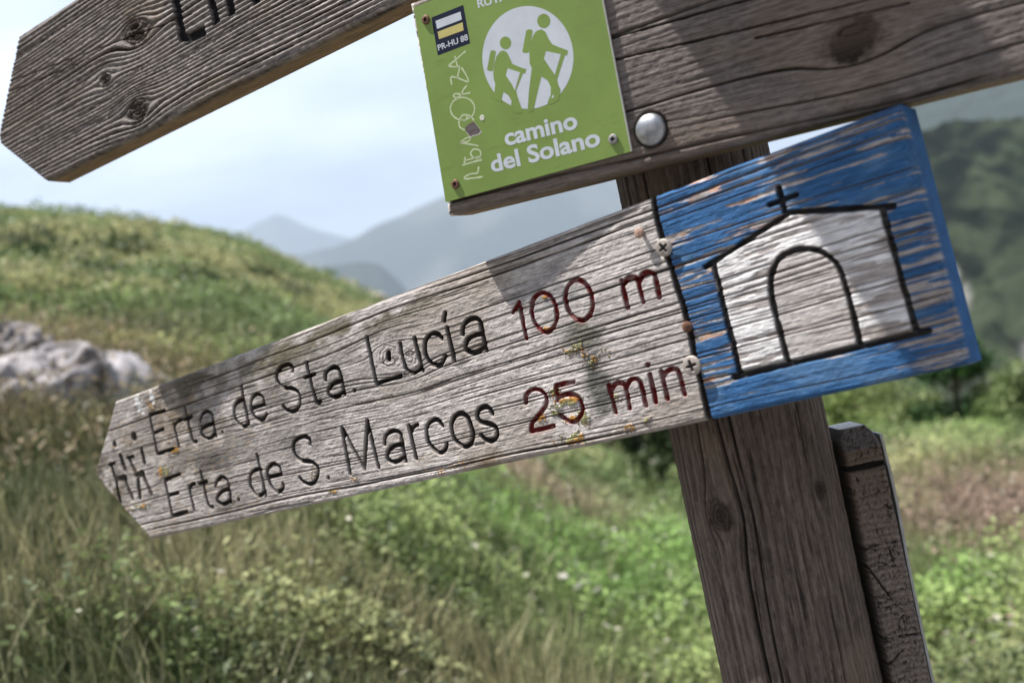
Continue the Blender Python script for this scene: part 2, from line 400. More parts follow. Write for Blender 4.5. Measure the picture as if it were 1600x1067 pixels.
# ---------- lower arrow board: engraved lettering, blue end with chapel
BLACK_STROKES = [
 # Erta. (upper line)
 [(233.7,648),(245.5,709)], [(233.7,648),(257.2,641.7)], [(240.8,676.2),(254.8,670.3)], [(245.5,709),(271.7,700.8)],
 [(271.2,662.1),(279,697.3)], [(272.4,667),(276,659.5),(283.4,655.8)],
 [(288.3,636.3),(300.5,686.7),(306.4,689)], [(286.5,656.2),(299.4,650.4)],
 [(312.3,657.4),(314.6,648),(322.8,642.7),(329.8,646.9),(333.3,660.9),(337.3,680.9)], [(332.6,662.1),(322.8,664.5),(315.3,670.3),(314.6,677.3),(319.3,683.2),(327.5,684.8),(335,677.3)],
 [(347.4,675)],
 # de
 [(376.7,603.5),(388,662.1)], [(379,624.6),(370.8,628.1),(365.5,637.5),(367.3,652.7),(374.4,663.3),(382.6,665.6),(388,658.6)],
 [(394.3,637.5),(413,631.6)], [(413,631.6),(409.5,619.9),(401.3,615.9),(394.3,621.1),(391.9,632.8),(395.5,648),(403.7,656.2),(411.9,653.9),(416,646.9)],
 # Sta.
 [(457.4,579.6),(455.8,573.2),(449.4,570),(439.8,573.2),(433.5,580.4),(431.9,590),(435.9,599.5),(444.6,605.9),(455.8,607.5),(464.5,612.3),(468.5,621.8),(467.7,633),(462.2,640.2),(453.4,642.9),(446.2,640.2),(441.8,634.6)],
 [(478.4,566.9),(494,627.4),(500.4,626.6)], [(475.7,590),(491.6,584.4)],
 [(508.4,593.1),(508.4,583.6),(514.7,576.4),(523.5,574),(529.9,579.6),(533.9,594.7),(537.8,615.5)], [(533.9,594.7),(522.7,597.9),(513.9,605.9),(512.4,613.9),(517.1,620.2),(525.9,619.4),(535.5,612.3)],
 [(553.5,609.9)],
 # Lucia
 [(572.7,527.5),(588.5,599.5)], [(588.5,599.5),(625.2,587.5)],
 [(624.5,537.2),(630.5,565),(635,577),(644,583),(653,578.5),(656.7,571)], [(647.7,529.7),(659.7,578.5)],
 [(689.7,529),(683,522.2),(674,521.5),(666.5,529),(663.8,541),(665.7,556),(672.5,567.2),(682.2,571),(690.5,567.2),(695,556.7)],
 [(698.3,512.5),(710,563.5)], [(695.4,489.2),(693.5,500.5)],
 [(722.7,521.5),(723.5,509.5),(731,500.5),(742.2,497.5),(749.7,503.5),(753.5,520),(759.5,547)], [(753.5,521.5),(740,524.5),(729.5,532),(727.2,544),(734,550.7),(744.5,550),(755.7,542.5)],
 # Erta. (lower line)
 [(257.2,748.8),(268.9,805.1)], [(257.2,748.8),(280.6,740.6)], [(264.2,773.4),(278.3,769.9)], [(268.9,805.1),(292.3,798.7)],
 [(294.7,759.4),(303.3,796.9)], [(295.1,762.7),(299.4,757),(304,755.9)],
 [(313,735.9),(325.1,787.5),(332.2,792.2)], [(310.6,755.9),(322.8,752.3)],
 [(336.4,759.4),(339.2,750),(347.4,745.3),(354.4,750),(358,764),(360.8,785.1)], [(357.5,764),(346.2,767.6),(339.2,775.8),(340.4,784),(348.6,787.5),(359.1,782.8)],
 [(372.5,780)],
 # de
 [(401.1,710.4),(415.1,773.7)], [(407.4,732.9),(399.7,732.9),(392.7,738.6),(390.1,748.4),(392.7,762.5),(401.1,773.7),(408.1,772.3),(414.4,766.7)],
 [(420,745.6),(439.7,740.7)], [(439.7,740.7),(436.2,730.1),(427.8,724.5),(420.1,728.7),(417.3,737.2),(420.8,752.6),(427.8,765.3),(435.5,767.4),(441.9,762.5),(441.9,755.4)],
 # S.
 [(484.7,693.6),(483.3,686.5),(477,682.3),(467.2,683.7),(459.4,690.8),(458,700.6),(462.9,713.3),(471.4,719.6),(484,721),(492.5,725.9),(496.7,734.3),(495.3,745.6),(489.6,754),(482.6,756.1),(474.2,753.3),(468.3,746.3)],
 [(512.8,745.9)],
 # Marcos
 [(547,740),(533.9,668.3)], [(533.9,668.3),(569.1,732.9)], [(569.1,732.9),(574,658.4)], [(574,658.4),(591.6,730.1)],
 [(600.8,693.2),(602,682),(609.5,674.5),(620,673.7),(626,680.5),(629.7,700),(633.5,720.2)], [(627.5,694),(615.5,697),(606.5,704.5),(605,715),(612.5,721.7),(621.5,720.2),(631,713.5)],
 [(638.7,665.5),(650,715)], [(641.7,676),(645.5,667),(652.2,663.2)],
 [(691.2,665.5),(684.5,656.5),(676.2,656.5),(668,664),(666.5,676),(670.2,692.5),(678.5,703),(687.5,707.5),(695.7,701.5),(698,692.5)],
 [(704.7,662.5),(710,650.5),(719,646),(728,649.7),(734.7,662.5),(738.5,677.5),(737,689.5),(729.5,697),(722,697),(711.5,688),(706.2,674.5),(704.7,662.5)],
 [(768.5,646),(764,637.7),(756.5,635.5),(747.5,640.7),(745.2,650.5),(750.5,659.5),(762.5,661.7),(773,667),(776.7,676),(774.5,685),(765.5,688.7),(756.5,685.7),(751.2,679.7)],
]
RED_STROKES = [
 [(801,488.4),(810.6,472.6)], [(810.6,472.6),(822.9,529.5)],
 [(830.2,487.5),(832.5,470),(840.4,460.4),(849.1,457.8),(858.8,463),(866.6,475.3),(870.1,491),(867.5,506.8),(859.6,516.4),(850.9,519),(840.4,512),(833.4,499.8),(830.2,487.5)],
 [(883.3,468.3),(885.9,450.8),(893.8,440.3),(902.5,437.6),(913,442.9),(921.8,456),(925.3,471.8),(924.4,485.8),(918.3,496.3),(908.6,500.6),(897.3,497.1),(888.5,485.8),(883.3,468.3)],
 [(970.8,438.5),(980.4,480.5)], [(973.4,445.5),(979.5,435.9),(989.1,433.3),(996.1,439.4),(1000.5,454.3),(1004.9,471.8)], [(997.9,442),(1004.9,428),(1015.4,425.4),(1023.3,433.3),(1026.8,449),(1030.3,464.8)],
 [(821,629),(822,617),(832,609),(844,610),(853,620),(853,632),(844,646),(832,660),(830,674)], [(830,674),(865,666)],
 [(896,597),(869,602)], [(869,602),(871,626)], [(871,622),(886,616),(902,619),(910,634),(909,648),(900,658),(888,658),(874,648)],
 [(951,602),(962,644)], [(955,609),(962,600),(972,599),(978,608),(984,638)], [(978,606),(985,594),(994,592),(1001,600),(1009,634)],
 [(1015.6,585),(1025,628)], [(1011.6,571)],
 [(1033,581),(1043,623)], [(1036,588),(1044,579),(1055,577),(1062,586),(1070,617)],
]
HIKER_STROKES = [  # the pair of walkers carved at the tip: (stroke, half width in mm)
 ([(178.7,693.8)], 4.2), ([(209,682)], 5.4), ([(188,712.5),(195,732.4)], 3.4), ([(220.9,702),(225.5,723)], 3.0),
 ([(170.5,726.6),(178.7,723)], 2.2), ([(173,725),(181,750),(188,785.1)], 3.0), ([(198.6,714.8),(208,713.7)], 2.0),
 ([(201.4,717.2),(215,745.3),(218.5,777)], 3.2), ([(192.7,745.3),(206.8,778)], 3.2), ([(220.9,738.3),(236,771)], 3.4), ([(182,748),(196,746)], 3.2), ([(212,742),(224,740)], 3.4),
]
CHAPEL_STROKES = [
 [(1216.4,293.9),(1226.6,333.7)], [(1202.7,321),(1244.1,305)], [(1102.3,417.3),(1229.8,335.3)], [(1229.8,332.2),(1395.5,322.6)],
 [(1115,413.4),(1157.5,587.1)], [(1147,589.7),(1451.3,517)], [(1378,327.4),(1430.6,517)],
 [(1231.4,566.4),(1217,512.2),(1207.5,474),(1203.7,448.5),(1205.9,426.2),(1217,403.9),(1236.2,392.7),(1258.5,388.6),(1280.8,392.7),(1299.9,405.5),(1312.7,423),(1322.2,451.7),(1333.4,493.1),(1344.5,540.9)],
]
DIVIDER = [(1018,300),(1020,308),(1027,345),(1040,392),(1055,440),(1068,480),(1078,518),(1088,570),(1098,610),(1108,658),(1110,668)]
def groove(D, hw, depth):
    q = np.clip(1 - D / hw, 0, 1)
    return depth * sst(0, .55, q)
LICHEN = [(866,612,12,8,1),(885,628,22,8,1.1),(912,650,8,14,1),(893,655,14,6,.8),(846,655,8,8,.8),(868,645,7,5,.8),(893,686,22,12,.8),(975,668,22,8,.7),(1010,655,8,5,.6),
          (850,464,6,3,.7),(852,515,8,4,.8),(962,622,9,7,.55),(920,560,22,14,.5),(900,545,18,12,.5),(256,735,10,9,.8),(272,703,9,5,.8),(262,690,6,8,.4),(205,690,5,5,.7),(178,699,4,3,1),
          (490,735,8,10,.5),(556,748,6,4,.8),(522,767,8,4,.8),(905,715,25,10,.4),(590,600,12,5,.4),(222,790,22,8,.5),(240,630,9,9,.6),(700,735,30,8,.35),(640,770,40,8,.3)]
STAINS_AND_SHADE = [(290,690,170,120,.30,(.17,.155,.14)),(420,610,190,60,.28,(.18,.165,.15)),(165,745,26,40,.5,(.10,.085,.07)),(915,520,36,30,.5,(.13,.125,.10)),(935,600,18,55,.6,(.10,.10,.09)),(880,450,60,30,.3,(.17,.17,.18)),(430,560,60,26,.42,(.13,.12,.08)),(600,490,60,22,.55,(.12,.105,.08)),(520,520,60,16,.45,(.14,.12,.08)),
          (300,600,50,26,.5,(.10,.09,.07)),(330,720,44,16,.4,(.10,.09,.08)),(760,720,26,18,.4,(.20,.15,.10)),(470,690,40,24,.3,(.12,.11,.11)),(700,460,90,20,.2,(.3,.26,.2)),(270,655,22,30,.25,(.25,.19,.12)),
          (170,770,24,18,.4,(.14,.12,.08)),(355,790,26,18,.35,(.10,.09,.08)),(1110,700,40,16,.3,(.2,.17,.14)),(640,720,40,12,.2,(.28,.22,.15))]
root_low = empty('arrow_signboard', PL_LOW.M, 'lower arrow-shaped board engraved Erta. de Sta. Lucia 100 m, with a blue chapel end', 'signboard')
def low_surface(U, V):
    pl = PL_LOW
    ku, kv = pl.uv(607, 557)
    knots = [(ku, kv, .013, .3), (*pl.uv(640, 560), .010, .4)]
    W, H, C, cr, e = grain(U, V, 101, knots=knots, period=.0062, warp=.009, ncracks=30, contrast=.80, tone=(.63, .585, .56), dark=(.155, .132, .122), crack_w=.00042, rc=.12, knot_dark=.12, relief=.75, fa=.42, sck=.3)
    # a knot only bleaches here
    # lichen film and stains; the broad left ones also paint in shade
    px = []
    for (x, y, rx, ry, a, c) in STAINS_AND_SHADE:
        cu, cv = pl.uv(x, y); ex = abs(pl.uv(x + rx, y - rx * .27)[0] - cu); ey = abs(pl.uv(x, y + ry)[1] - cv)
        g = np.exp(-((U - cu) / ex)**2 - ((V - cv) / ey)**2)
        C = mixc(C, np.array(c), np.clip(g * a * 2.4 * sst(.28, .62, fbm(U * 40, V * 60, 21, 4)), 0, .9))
    # surface lichen crusts
    nl = .5 * fbm(U * 160, V * 160, 33, 3) + .5 * fbm(U * 700, V * 700, 34, 2)
    for (x, y, rx, ry, a) in LICHEN:
        cu, cv = pl.uv(x, y); ex = abs(pl.uv(x + rx, y - rx * .27)[0] - cu); ey = abs(pl.uv(x, y + ry)[1] - cv)
        g = np.exp(-((U - cu) / ex)**2 - ((V - cv) / ey)**2)
        m = sst(.0, .05, g * a * .42 + nl * .9 - .66) * sst(.03, .12, g)
        H = H + m * .0009
        cc = np.array([.42, .22, .05]) * (.65 + .6 * vn(U * 500, V * 500, 3))[..., None]
        cc = cc * (1 - sst(.5, .62, vn(U * 90, V * 90, 4))[..., None]) + np.array([.27, .26, .13]) * sst(.5, .62, vn(U * 90, V * 90, 4))[..., None]
        C = C * (1 - m[..., None]) + cc * m[..., None]
    # scatter of tiny specks along the lower left
    sp = sst(.80, .84, vn(U * 330, V * 330, 71)) * sst(-.35, -.6, U)
    C = mixc(C, (.40, .24, .08), sp * .3)
    # bird droppings near the tip
    for (x, y, r) in ((215,630,9),(238,622,6),(222,640,5)):
        cu, cv = pl.uv(x, y); m = sst(.05, .2, np.exp(-(((U - cu) / .006)**2 + ((V - cv) / .011)**2)) * r / 8 - .9 * fbm(U * 300, V * 300, 15, 2) + .15)
        C = mixc(C, (.6, .6, .6), m)
    # ---- painted end
    dv = np.array(sorted([(v, u) for u, v in pl.uvs(DIVIDER)]))
    ud = np.interp(V, dv[:, 0], dv[:, 1])
    blue = U > ud
    wear = fbm(U * 8, W * 190, 51, 3) * (.42 + .2 * 0) + fbm(U * 30, W * 620, 52, 3) * .58
    amt = sst(pl.uv(1230, 300)[0], pl.uv(1430, 300)[0], U)
    hgt = sst(.09, .03, V)
    low_edge = sst(-.012, -.03, V)
    thr = .60 - .13 * amt * hgt + .10 * low_edge
    # paint lost in long flakes that follow the grain
    paint = 1 - sst(thr, thr + .02, wear)
    paint *= 1 - .9 * np.clip(cr * 1.4, 0, 1)
    # big bare flakes at the right of the chapel
    bl = np.array([.040, .118, .265]) * (.78 + .44 * fbm(U * 60, W * 200, 53, 3))[..., None]
    bl = mixc(bl, (.13, .23, .36), .35 * sst(.55, .75, fbm(U * 30, V * 60, 54, 3)))
    HOUSE = pl.uvs([(1110,412),(1229,334),(1380,324),(1433,520),(1155,586)])
    house = in_poly(U, V, HOUSE)
    DOOR = pl.uvs([(1231.4,566.4),(1217,512.2),(1207.5,474),(1203.7,448.5),(1205.9,426.2),(1217,403.9),(1236.2,392.7),(1258.5,388.6),(1280.8,392.7),(1299.9,405.5),(1312.7,423),(1322.2,451.7),(1333.4,493.1),(1344.5,540.9)])
    door = in_poly(U, V, DOOR)
    wear2 = .5 * fbm(U * 22, W * 150, 61, 4) + .5 * fbm(U * 40, W * 520, 66, 3)
    wp = 1 - sst(.475, .525, wear2 + .06 * (e['f3'] - .5) - .05 * sst(-.02, .06, V - .3 * (U - .05)))
    wp = np.where(door, .25 * wp, wp) * (1 - .9 * np.clip(cr * 1.3, 0, 1))
    wcol = np.array([.78, .76, .76]) * (.72 + .5 * fbm(U * 60, W * 160, 62, 4))[..., None]
    bare = C.copy()
    bare = mixc(bare, (.33, .29, .275), np.full(U.shape, .45))
    Cb = np.where(house[..., None], mixc(bare * 1.12, wcol, wp) if False else bare * 1.1 * (1 - wp[..., None]) + wcol * wp[..., None],
                  bare * (1 - paint[..., None]) + bl * paint[..., None])
    flakeH = np.where(house, wp, paint) * .00045
    og = sst(.72, .76, vn(U * 150, W * 500, 63)) * (1 - paint) * sst(pl.uv(1330, 300)[0], pl.uv(1150, 300)[0], U) * ~house
    Cb = mixc(Cb, (.50, .22, .08), og * .5)
    C = np.where(blue[..., None], Cb, C)
    H = np.where(blue, H * .8 + flakeH, H)
    # bleached upper and lower edges
    # ---- engraving
    jit = .0016 * (fbm(U * 110, V * 110, 91, 3) - .5)
    bk = [sm(pl.uvs(s)) if len(s) > 2 else pl.uvs(s) for s in BLACK_STROKES]
    rd = [sm(pl.uvs(s)) if len(s) > 2 else pl.uvs(s) for s in RED_STROKES]
    D1 = stroke_field(U, V, bk, .006) + jit; D2 = stroke_field(U, V, rd, .006) + jit
    ch = [sm(pl.uvs(s)) if len(s) > 2 else pl.uvs(s) for s in CHAPEL_STROKES]
    D3 = stroke_field(U, V, ch, .007) + jit
    D4 = stroke_field(U, V, [pl.uvs(DIVIDER)], .007) + jit
    G = np.zeros(U.shape)
    for D, hw, dp in ((D1, .0031, .0064), (D2, .0027, .0036), (D3, .0029, .0042), (D4, .0031, .0060)):
        G = np.maximum(G, groove(D, hw, dp))
    kn = stroke_field(U, V, [pl.uvs([(606.8, 553), (607.2, 560)])], .006)
    G = np.maximum(G, groove(kn, .0040, .009))
    for s, hw in HIKER_STROKES:
        D = stroke_field(U, V, [pl.uvs(s)], .010) + jit; hw_ = hw * .001 * 1.45
        G = np.maximum(G, groove(D, hw_, .0042))
        C = mixc(C, (.035, .029, .024), sst(hw_, hw_ * .7, D) * .85)
    C = mixc(C, (.022, .018, .015), sst(.0029, .0021, D1) * .93)
    C = mixc(C, (.03, .024, .02), sst(.0042, .0032, kn))
    wr = .75 + .25 * sst(.62, .5, fbm(U * 220, V * 220, 92, 2))
    C = mixc(C, (.15, .018, .017), sst(.0027, .0020, D2) * wr)
    C = mixc(C, (.02, .017, .015), sst(.0028, .0019, D3) * .94)
    C = mixc(C, (.03, .022, .017), sst(.0031, .0022, D4) * .93)
    return H - G, C
lt = PL_LOW.uvs([(180,627),(150,745),(235,842),(1512,571),(1404,162)])
lo_edge = [lt[1], lt[2], (lt[3][0], lt[3][1])]
hi_edge = [(lt[1][0], lt[1][1] + .006), lt[0], (lt[4][0], lt[4][1])]
def uw_low(a, b, n): return np.linspace(a, b, n)
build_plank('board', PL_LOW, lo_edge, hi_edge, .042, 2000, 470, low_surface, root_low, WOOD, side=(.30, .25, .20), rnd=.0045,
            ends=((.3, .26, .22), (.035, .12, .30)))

# ---------- fixings
def lathe(name, M, prof, mat, parent, seg=48, wob=0):
    prof = np.array(prof); a = np.linspace(0, 2 * math.pi, seg, endpoint=False)
    V = []
    for r, z in prof:
        for t in a:
            V.append((r * math.cos(t), r * math.sin(t), z + wob * math.sin(3 * t + r * 900)))
    n = len(prof); Q = [[i * seg + k, i * seg + (k + 1) % seg, (i + 1) * seg + (k + 1) % seg, (i + 1) * seg + k] for i in range(n - 1) for k in range(seg)]
    return mesh(name, V, Q, mat=mat, parent=parent, M=M)
def loc(pl, px, py, dz=0, rot=0, tilt=0):
    u, v = pl.uv(px, py)
    return pl.M @ Matrix.Translation((u, v, dz)) @ Matrix.Rotation(rot, 4, 'Z') @ Matrix.Rotation(tilt, 4, 'X')
def cross_screw(pl, px, py, R, dz, parent, mat, rot=.3, tilt=0, driver='cross', name='screw', hd=.0028):
    """pan-head screw: domed head with a recessed drive"""
    from math import cos, sin, pi
    nr, na = 26, 96
    V = []; Cc = []
    for i in range(nr):
        r = R * (i / (nr - 1))
        for k in range(na):
            t = 2 * pi * k / na; x, y = r * cos(t), r * sin(t)
            z = hd * (1 - .42 * (r / R)**2) - (hd * .35 * max(0, (r / R - .9) / .1)**2)
            if driver == 'cross':
                a = min(abs(x), abs(y)); b = max(abs(x), abs(y))
                m = max(0, min(1, (R * .15 + .10 * (R * .62 - b) - a) / (R * .09))) * max(0, min(1, (R * .62 - b) / (R * .1)))
            else:
                m = max(0, min(1, (R * .42 - max(abs(x), abs(y))) / (R * .1)))
            z -= m * hd * .95
            V.append((x, y, z)); Cc.append(1 - .93 * m)
    Q = [[i * na + k, i * na + (k + 1) % na, (i + 1) * na + (k + 1) % na, (i + 1) * na + k][::-1] for i in range(nr - 1) for k in range(na)]
    Q = [[i * na + k, (i + 1) * na + k, (i + 1) * na + (k + 1) % na, i * na + (k + 1) % na] for i in range(nr - 1) for k in range(na)]
    b = len(V)
    for r, z in ((R, 0), (R * .45, -.0006), (R * .42, -.02)):
        for k in range(na):
            t = 2 * pi * k / na; V.append((r * cos(t), r * sin(t), z)); Cc.append(.5)
    for i in range(3):
        s0 = (nr - 1) * na if i == 0 else b + (i - 1) * na; s1 = b + i * na
        Q += [[s0 + k, s1 + k, s1 + (k + 1) % na, s0 + (k + 1) % na] for k in range(na)]
    base = {'RUST': (.17, .085, .05), 'SCREW': (.42, .37, .335), 'GREY': (.30, .29, .28)}[mat]
    V = np.array(V); C = np.array(Cc)[:, None] * np.array(base) * (.55 + .9 * fbm(V[:, 0] * 900, V[:, 1] * 900, 9, 3))[:, None]
    return mesh(name, V, Q, C=C, mat=SCREWV, parent=parent, M=loc(pl, px, py, dz, rot, tilt))
SCREWV = mat_vcol("screw_metal", rough=.55, spec=.6)
SCREWV.node_tree.nodes['Principled BSDF'].inputs['Metallic'].default_value = .35
cross_screw(PL_LOW, 1041, 387, .0074, .0035, root_low, 'SCREW', rot=.45, tilt=.12)
cross_screw(PL_LOW, 1086, 570, .0082, .0050, root_low, 'SCREW', rot=.1, tilt=.05)
# two nails, their heads standing proud
for px, py, R, dz, t in ((1004, 364, .0045, .0055, .0), (1075, 510, .0046, .0015, .1)):
    lathe('nail', loc(PL_LOW, px, py, 0, .3, t), [(0, dz + .0015), (R * .6, dz + .0014), (R * .95, dz + .0009), (R, dz), (R * .85, dz - .0006), (R * .4, dz - .0008), (R * .38, -.02)][::-1], RUST if dz < .005 else mat_flat('pink_rust', (.36, .23, .18), rough=.8, var=.3, scale=500, bump=.3), root_low, seg=20, wob=.0002)
    o = bpy.data.objects[-1] if False else None

# ---------- middle board with the green plate
root_mid = empty('plate_signboard', PL_MID.M, 'grey board at top right carrying the green plate, with a bolt and dark knot', 'signboard')
def mid_surface(U, V):
    pl = PL_MID
    kn = [(*pl.uv(1333, 62), .017, .25)]
    W, H, C, cr, e = grain(U, V, 202, knots=kn, period=.0050, warp=.008, ncracks=13, contrast=.75, sck=.15, rc=.30, relief=.6, knot_dark=.7, tone=(.245, .212, .196), dark=(.055, .044, .039), crack_w=.0006, fa=.38)
    # two long deep checks
    for (x0, y0, x1, y1) in ((960, 94, 1380, -5), (950, 62, 1175, -2), (1180, 60, 1420, 5)):
        a = pl.uv(x0, y0); b = pl.uv(x1, y1); D = seg_dist(U, V, a, b) + .0012 * (fbm(U * 30, V * 8, 5, 2) - .5)
        g = sst(.0009, .0002, np.abs(D)); H = H - .004 * g; C = mixc(C, (.015, .012, .01), g)
    D = seg_dist(U, V, pl.uv(1320, 76), pl.uv(1346, 48)) / .0125
    k = sst(1.15, .75, D + .7 * (e['f3'] - .5)); C = mixc(C, (.010, .008, .007), k * .96); H = H * (1 - .6 * k)
    # warm grey-brown drift
    C = mixc(C, (.23, .17, .13), .3 * sst(.4, .7, fbm(U * 5, V * 14, 3, 3)))
    ul = np.interp(V, [mid_c[1][1], mid_c[0][1]], [mid_c[1][0], mid_c[0][0]]); C = mixc(C, (.62, .57, .52), sst(.0065, .002, U - ul) * sst(.25, .5, vn(U * 60, W * 420, 19)))  # left edge painted pale, in place of sun on its rounding
    cu, cv = pl.uv(1017, 203); r = np.hypot(U - cu, V - cv); C = mixc(C, (.03, .022, .018), sst(.0175, .0135, r) * .9); H = H - .002 * sst(.016, .0135, r)
    return H, C
# ends follow the photograph, and the board runs on past the right edge of the frame
mid_c = PL_MID.uvs([(638, 5), (699, 338), (1600, 115)])
sl = (mid_c[2][1] - mid_c[1][1]) / (mid_c[2][0] - mid_c[1][0]); MLEN = .58
mh = mid_c[0][1] - mid_c[1][1]
lo_m = [mid_c[1], (MLEN, mid_c[1][1] + sl * (MLEN - mid_c[1][0]))]
hi_m = [mid_c[0], (MLEN, mid_c[0][1] + sl * (MLEN - mid_c[0][0]))]
build_plank('board', PL_MID, lo_m, hi_m, .042, 1150, 290, mid_surface, root_mid, WOOD, side=(.26, .19, .13), rnd=.0055,
            ends=((.62, .56, .50), (.3, .25, .2)), swob=.002)  # left end face painted sunlit pale too
Rb = .0132
lathe('bolt', loc(PL_MID, 1017, 203, -.001), [(Rb, -.02), (Rb, .0008), (Rb * .985, .0018)] + [(Rb * .985 * math.cos(t), .0018 + .0062 * math.sin(t)) for t in np.linspace(.08, math.pi / 2, 18)], STEEL, root_mid, seg=72)

# green trail plate
ZP = .0022
GREEN = mat_flat("green_enamel", (.215, .315, .075), rough=.42, var=.15, scale=9, bump=0, spec=.4)
WHITE = mat_flat("white_print", (.60, .64, .70), rough=.5, var=.10, scale=40)
NAVY = mat_flat("navy_print", (.016, .020, .045), rough=.75, var=.2, scale=40, spec=.15)
YEL = mat_flat("yellow_print", (.58, .50, .17), rough=.5, var=.1, scale=60)
SCRATCH = mat_flat("pale_scratch", (.52, .60, .36), rough=.7, var=.15, scale=300)
def wear_nodes(m, col2, sc, lo, hi):
    t = m.node_tree; N = t.nodes.new; l = t.links.new; b = t.nodes['Principled BSDF']
    src = b.inputs['Base Color'].links[0].from_socket
    co = N('ShaderNodeTexCoord'); mp = N('ShaderNodeMapping'); mp.inputs['Scale'].default_value = sc
    n = N('ShaderNodeTexNoise'); n.inputs['Scale'].default_value = 1; n.inputs['Detail'].default_value = 8; n.inputs['Roughness'].default_value = .7
    r = N('ShaderNodeValToRGB'); r.color_ramp.elements[0].position = lo; r.color_ramp.elements[1].position = hi
    x = N('ShaderNodeMixRGB'); x.inputs['Color2'].default_value = (*col2, 1)
    l(co.outputs['Object'], mp.inputs[0]); l(mp.outputs[0], n.inputs['Vector']); l(n.outputs[0], r.inputs[0]); l(r.outputs[0], x.inputs['Fac'])
    l(src, x.inputs['Color1']); l(x.outputs[0], b.inputs['Base Color'])
wear_nodes(GREEN, (.13, .19, .05), (25, 160, 1), .58, .80)
wear_nodes(GREEN, (.45, .52, .30), (350, 500, 1), .70, .76)
wear_nodes(WHITE, (.36, .44, .28), (300, 420, 1), .68, .76)
pc = [(648.5, 13), (698.5, 316), (988, 237)]
a0, a1, a2 = PL_MID.uvs(pc)
s2 = (a2[1] - a1[1]) / (a2[0] - a1[0])
top_v = a0[1] + .004
r_top = PL_MID.uv(943, 0); r_dir = ((r_top[0] - a2[0]) / (r_top[1] - a2[1]))
tr = (a2[0] + r_dir * (a0[1] + s2 * (a2[0] - a0[0]) - a2[1]), a0[1] + s2 * (a2[0] - a0[0]))
plate = prism('trail_plate', PL_MID, [a0, a1, a2, tr], ZP - .0016, ZP, GREEN, root_mid)
# a bright folded rim along the right side of the plate
EDGE = mat_flat("plate_edge", (.45, .45, .42), rough=.5, var=.15, scale=200)
def offp(p, du, dv): return (p[0] + du, p[1] + dv)
prism('plate_edge', PL_MID, [offp(a2, -.0002, 0), offp(a2, .0009, .0003), offp(tr, .0009, 0), offp(tr, -.0002, 0)], ZP - .0016, ZP + .0006, EDGE, plate)
S1 = 5.617
def z1(pts): return PL_MID.uvs([(670 + x / S1, y / S1) for x, y in pts])
def ell(cx, cy, rx, ry, n=64): return [(cx + rx * math.cos(2 * math.pi * k / n), cy + ry * math.sin(2 * math.pi * k / n)) for k in range(n)]
def cw(P):
    A = sum(P[i][0] * P[(i + 1) % len(P)][1] - P[(i + 1) % len(P)][0] * P[i][1] for i in range(len(P)))
    return P if A > 0 else P[::-1]
emb = prism('emblem_disc', PL_MID, cw(z1(ell(881, 510, 399, 450, 96))), ZP, ZP + .00005, WHITE, plate)
body_big = [(960,275),(1000,263),(1035,285),(1065,350),(1095,395),(1160,422),(1225,445),(1234,455),(1224,490),(1205,492),(1138,705),(1150,755),(1168,790),(1150,880),(1078,920),(1052,905),(1080,838),(1082,770),(1055,712),(1000,675),(965,820),(935,955),(915,985),(885,985),(880,945),(890,800),(915,600),(897,565),(893,470),(900,400),(920,335),(940,295)]
hole_big = [(1042,455),(1170,482),(1118,660),(1075,600),(1022,520)]
body_small = [(640,455),(670,448),(700,468),(725,520),(745,565),(800,590),(868,612),(858,648),(838,650),(778,800),(790,850),(838,985),(800,1000),(728,975),(738,890),(712,842),(668,810),(645,900),(560,860),(585,842),(595,738),(582,700),(577,640),(585,570),(605,500)]
hole_small = [(705,605),(812,640),(768,797),(735,735),(688,668)]
for nm, b, h, hd, pk in (('tall', body_big, hole_big, ell(1020, 190, 57, 63, 40), [(880,264),(912,264),(924,280),(892,462),(878,471),(840,468),(832,458),(866,275)]),
                         ('small', body_small, hole_small, ell(685, 382, 50, 56, 40), [(565,447),(592,450),(601,460),(575,620),(565,630),(532,624),(523,614),(553,455)])):
    k = prism('hiker_figure', PL_MID, cw(z1(b)), ZP + .00005, ZP + .00010, GREEN, plate)
    prism('hiker_gap', PL_MID, cw(z1(h)), ZP + .00010, ZP + .00015, WHITE, k)
    prism('hiker_head', PL_MID, cw(z1(hd)), ZP + .00005, ZP + .00010, GREEN, k)
    prism('backpack', PL_MID, cw(z1(pk)), ZP + .00005, ZP + .00010, GREEN, k)
prism('hiker_gap', PL_MID, cw(z1([(1104,830),(1110,858),(1086,870)])), ZP + .00011, ZP + .00015, WHITE, plate)
mk = prism('trail_marker', PL_MID, cw(z1([(35,160),(315,50),(375,385),(92,492)])), ZP, ZP + .00005, NAVY, plate)
prism('marker_bar', PL_MID, cw(z1([(72,190),(290,108),(302,178),(85,260)])), ZP + .00005, ZP + .00010, WHITE, mk)
prism('marker_bar', PL_MID, cw(z1([(90,285),(308,202),(318,272),(102,350)])), ZP + .00005, ZP + .00010, YEL, mk)
FONT = None
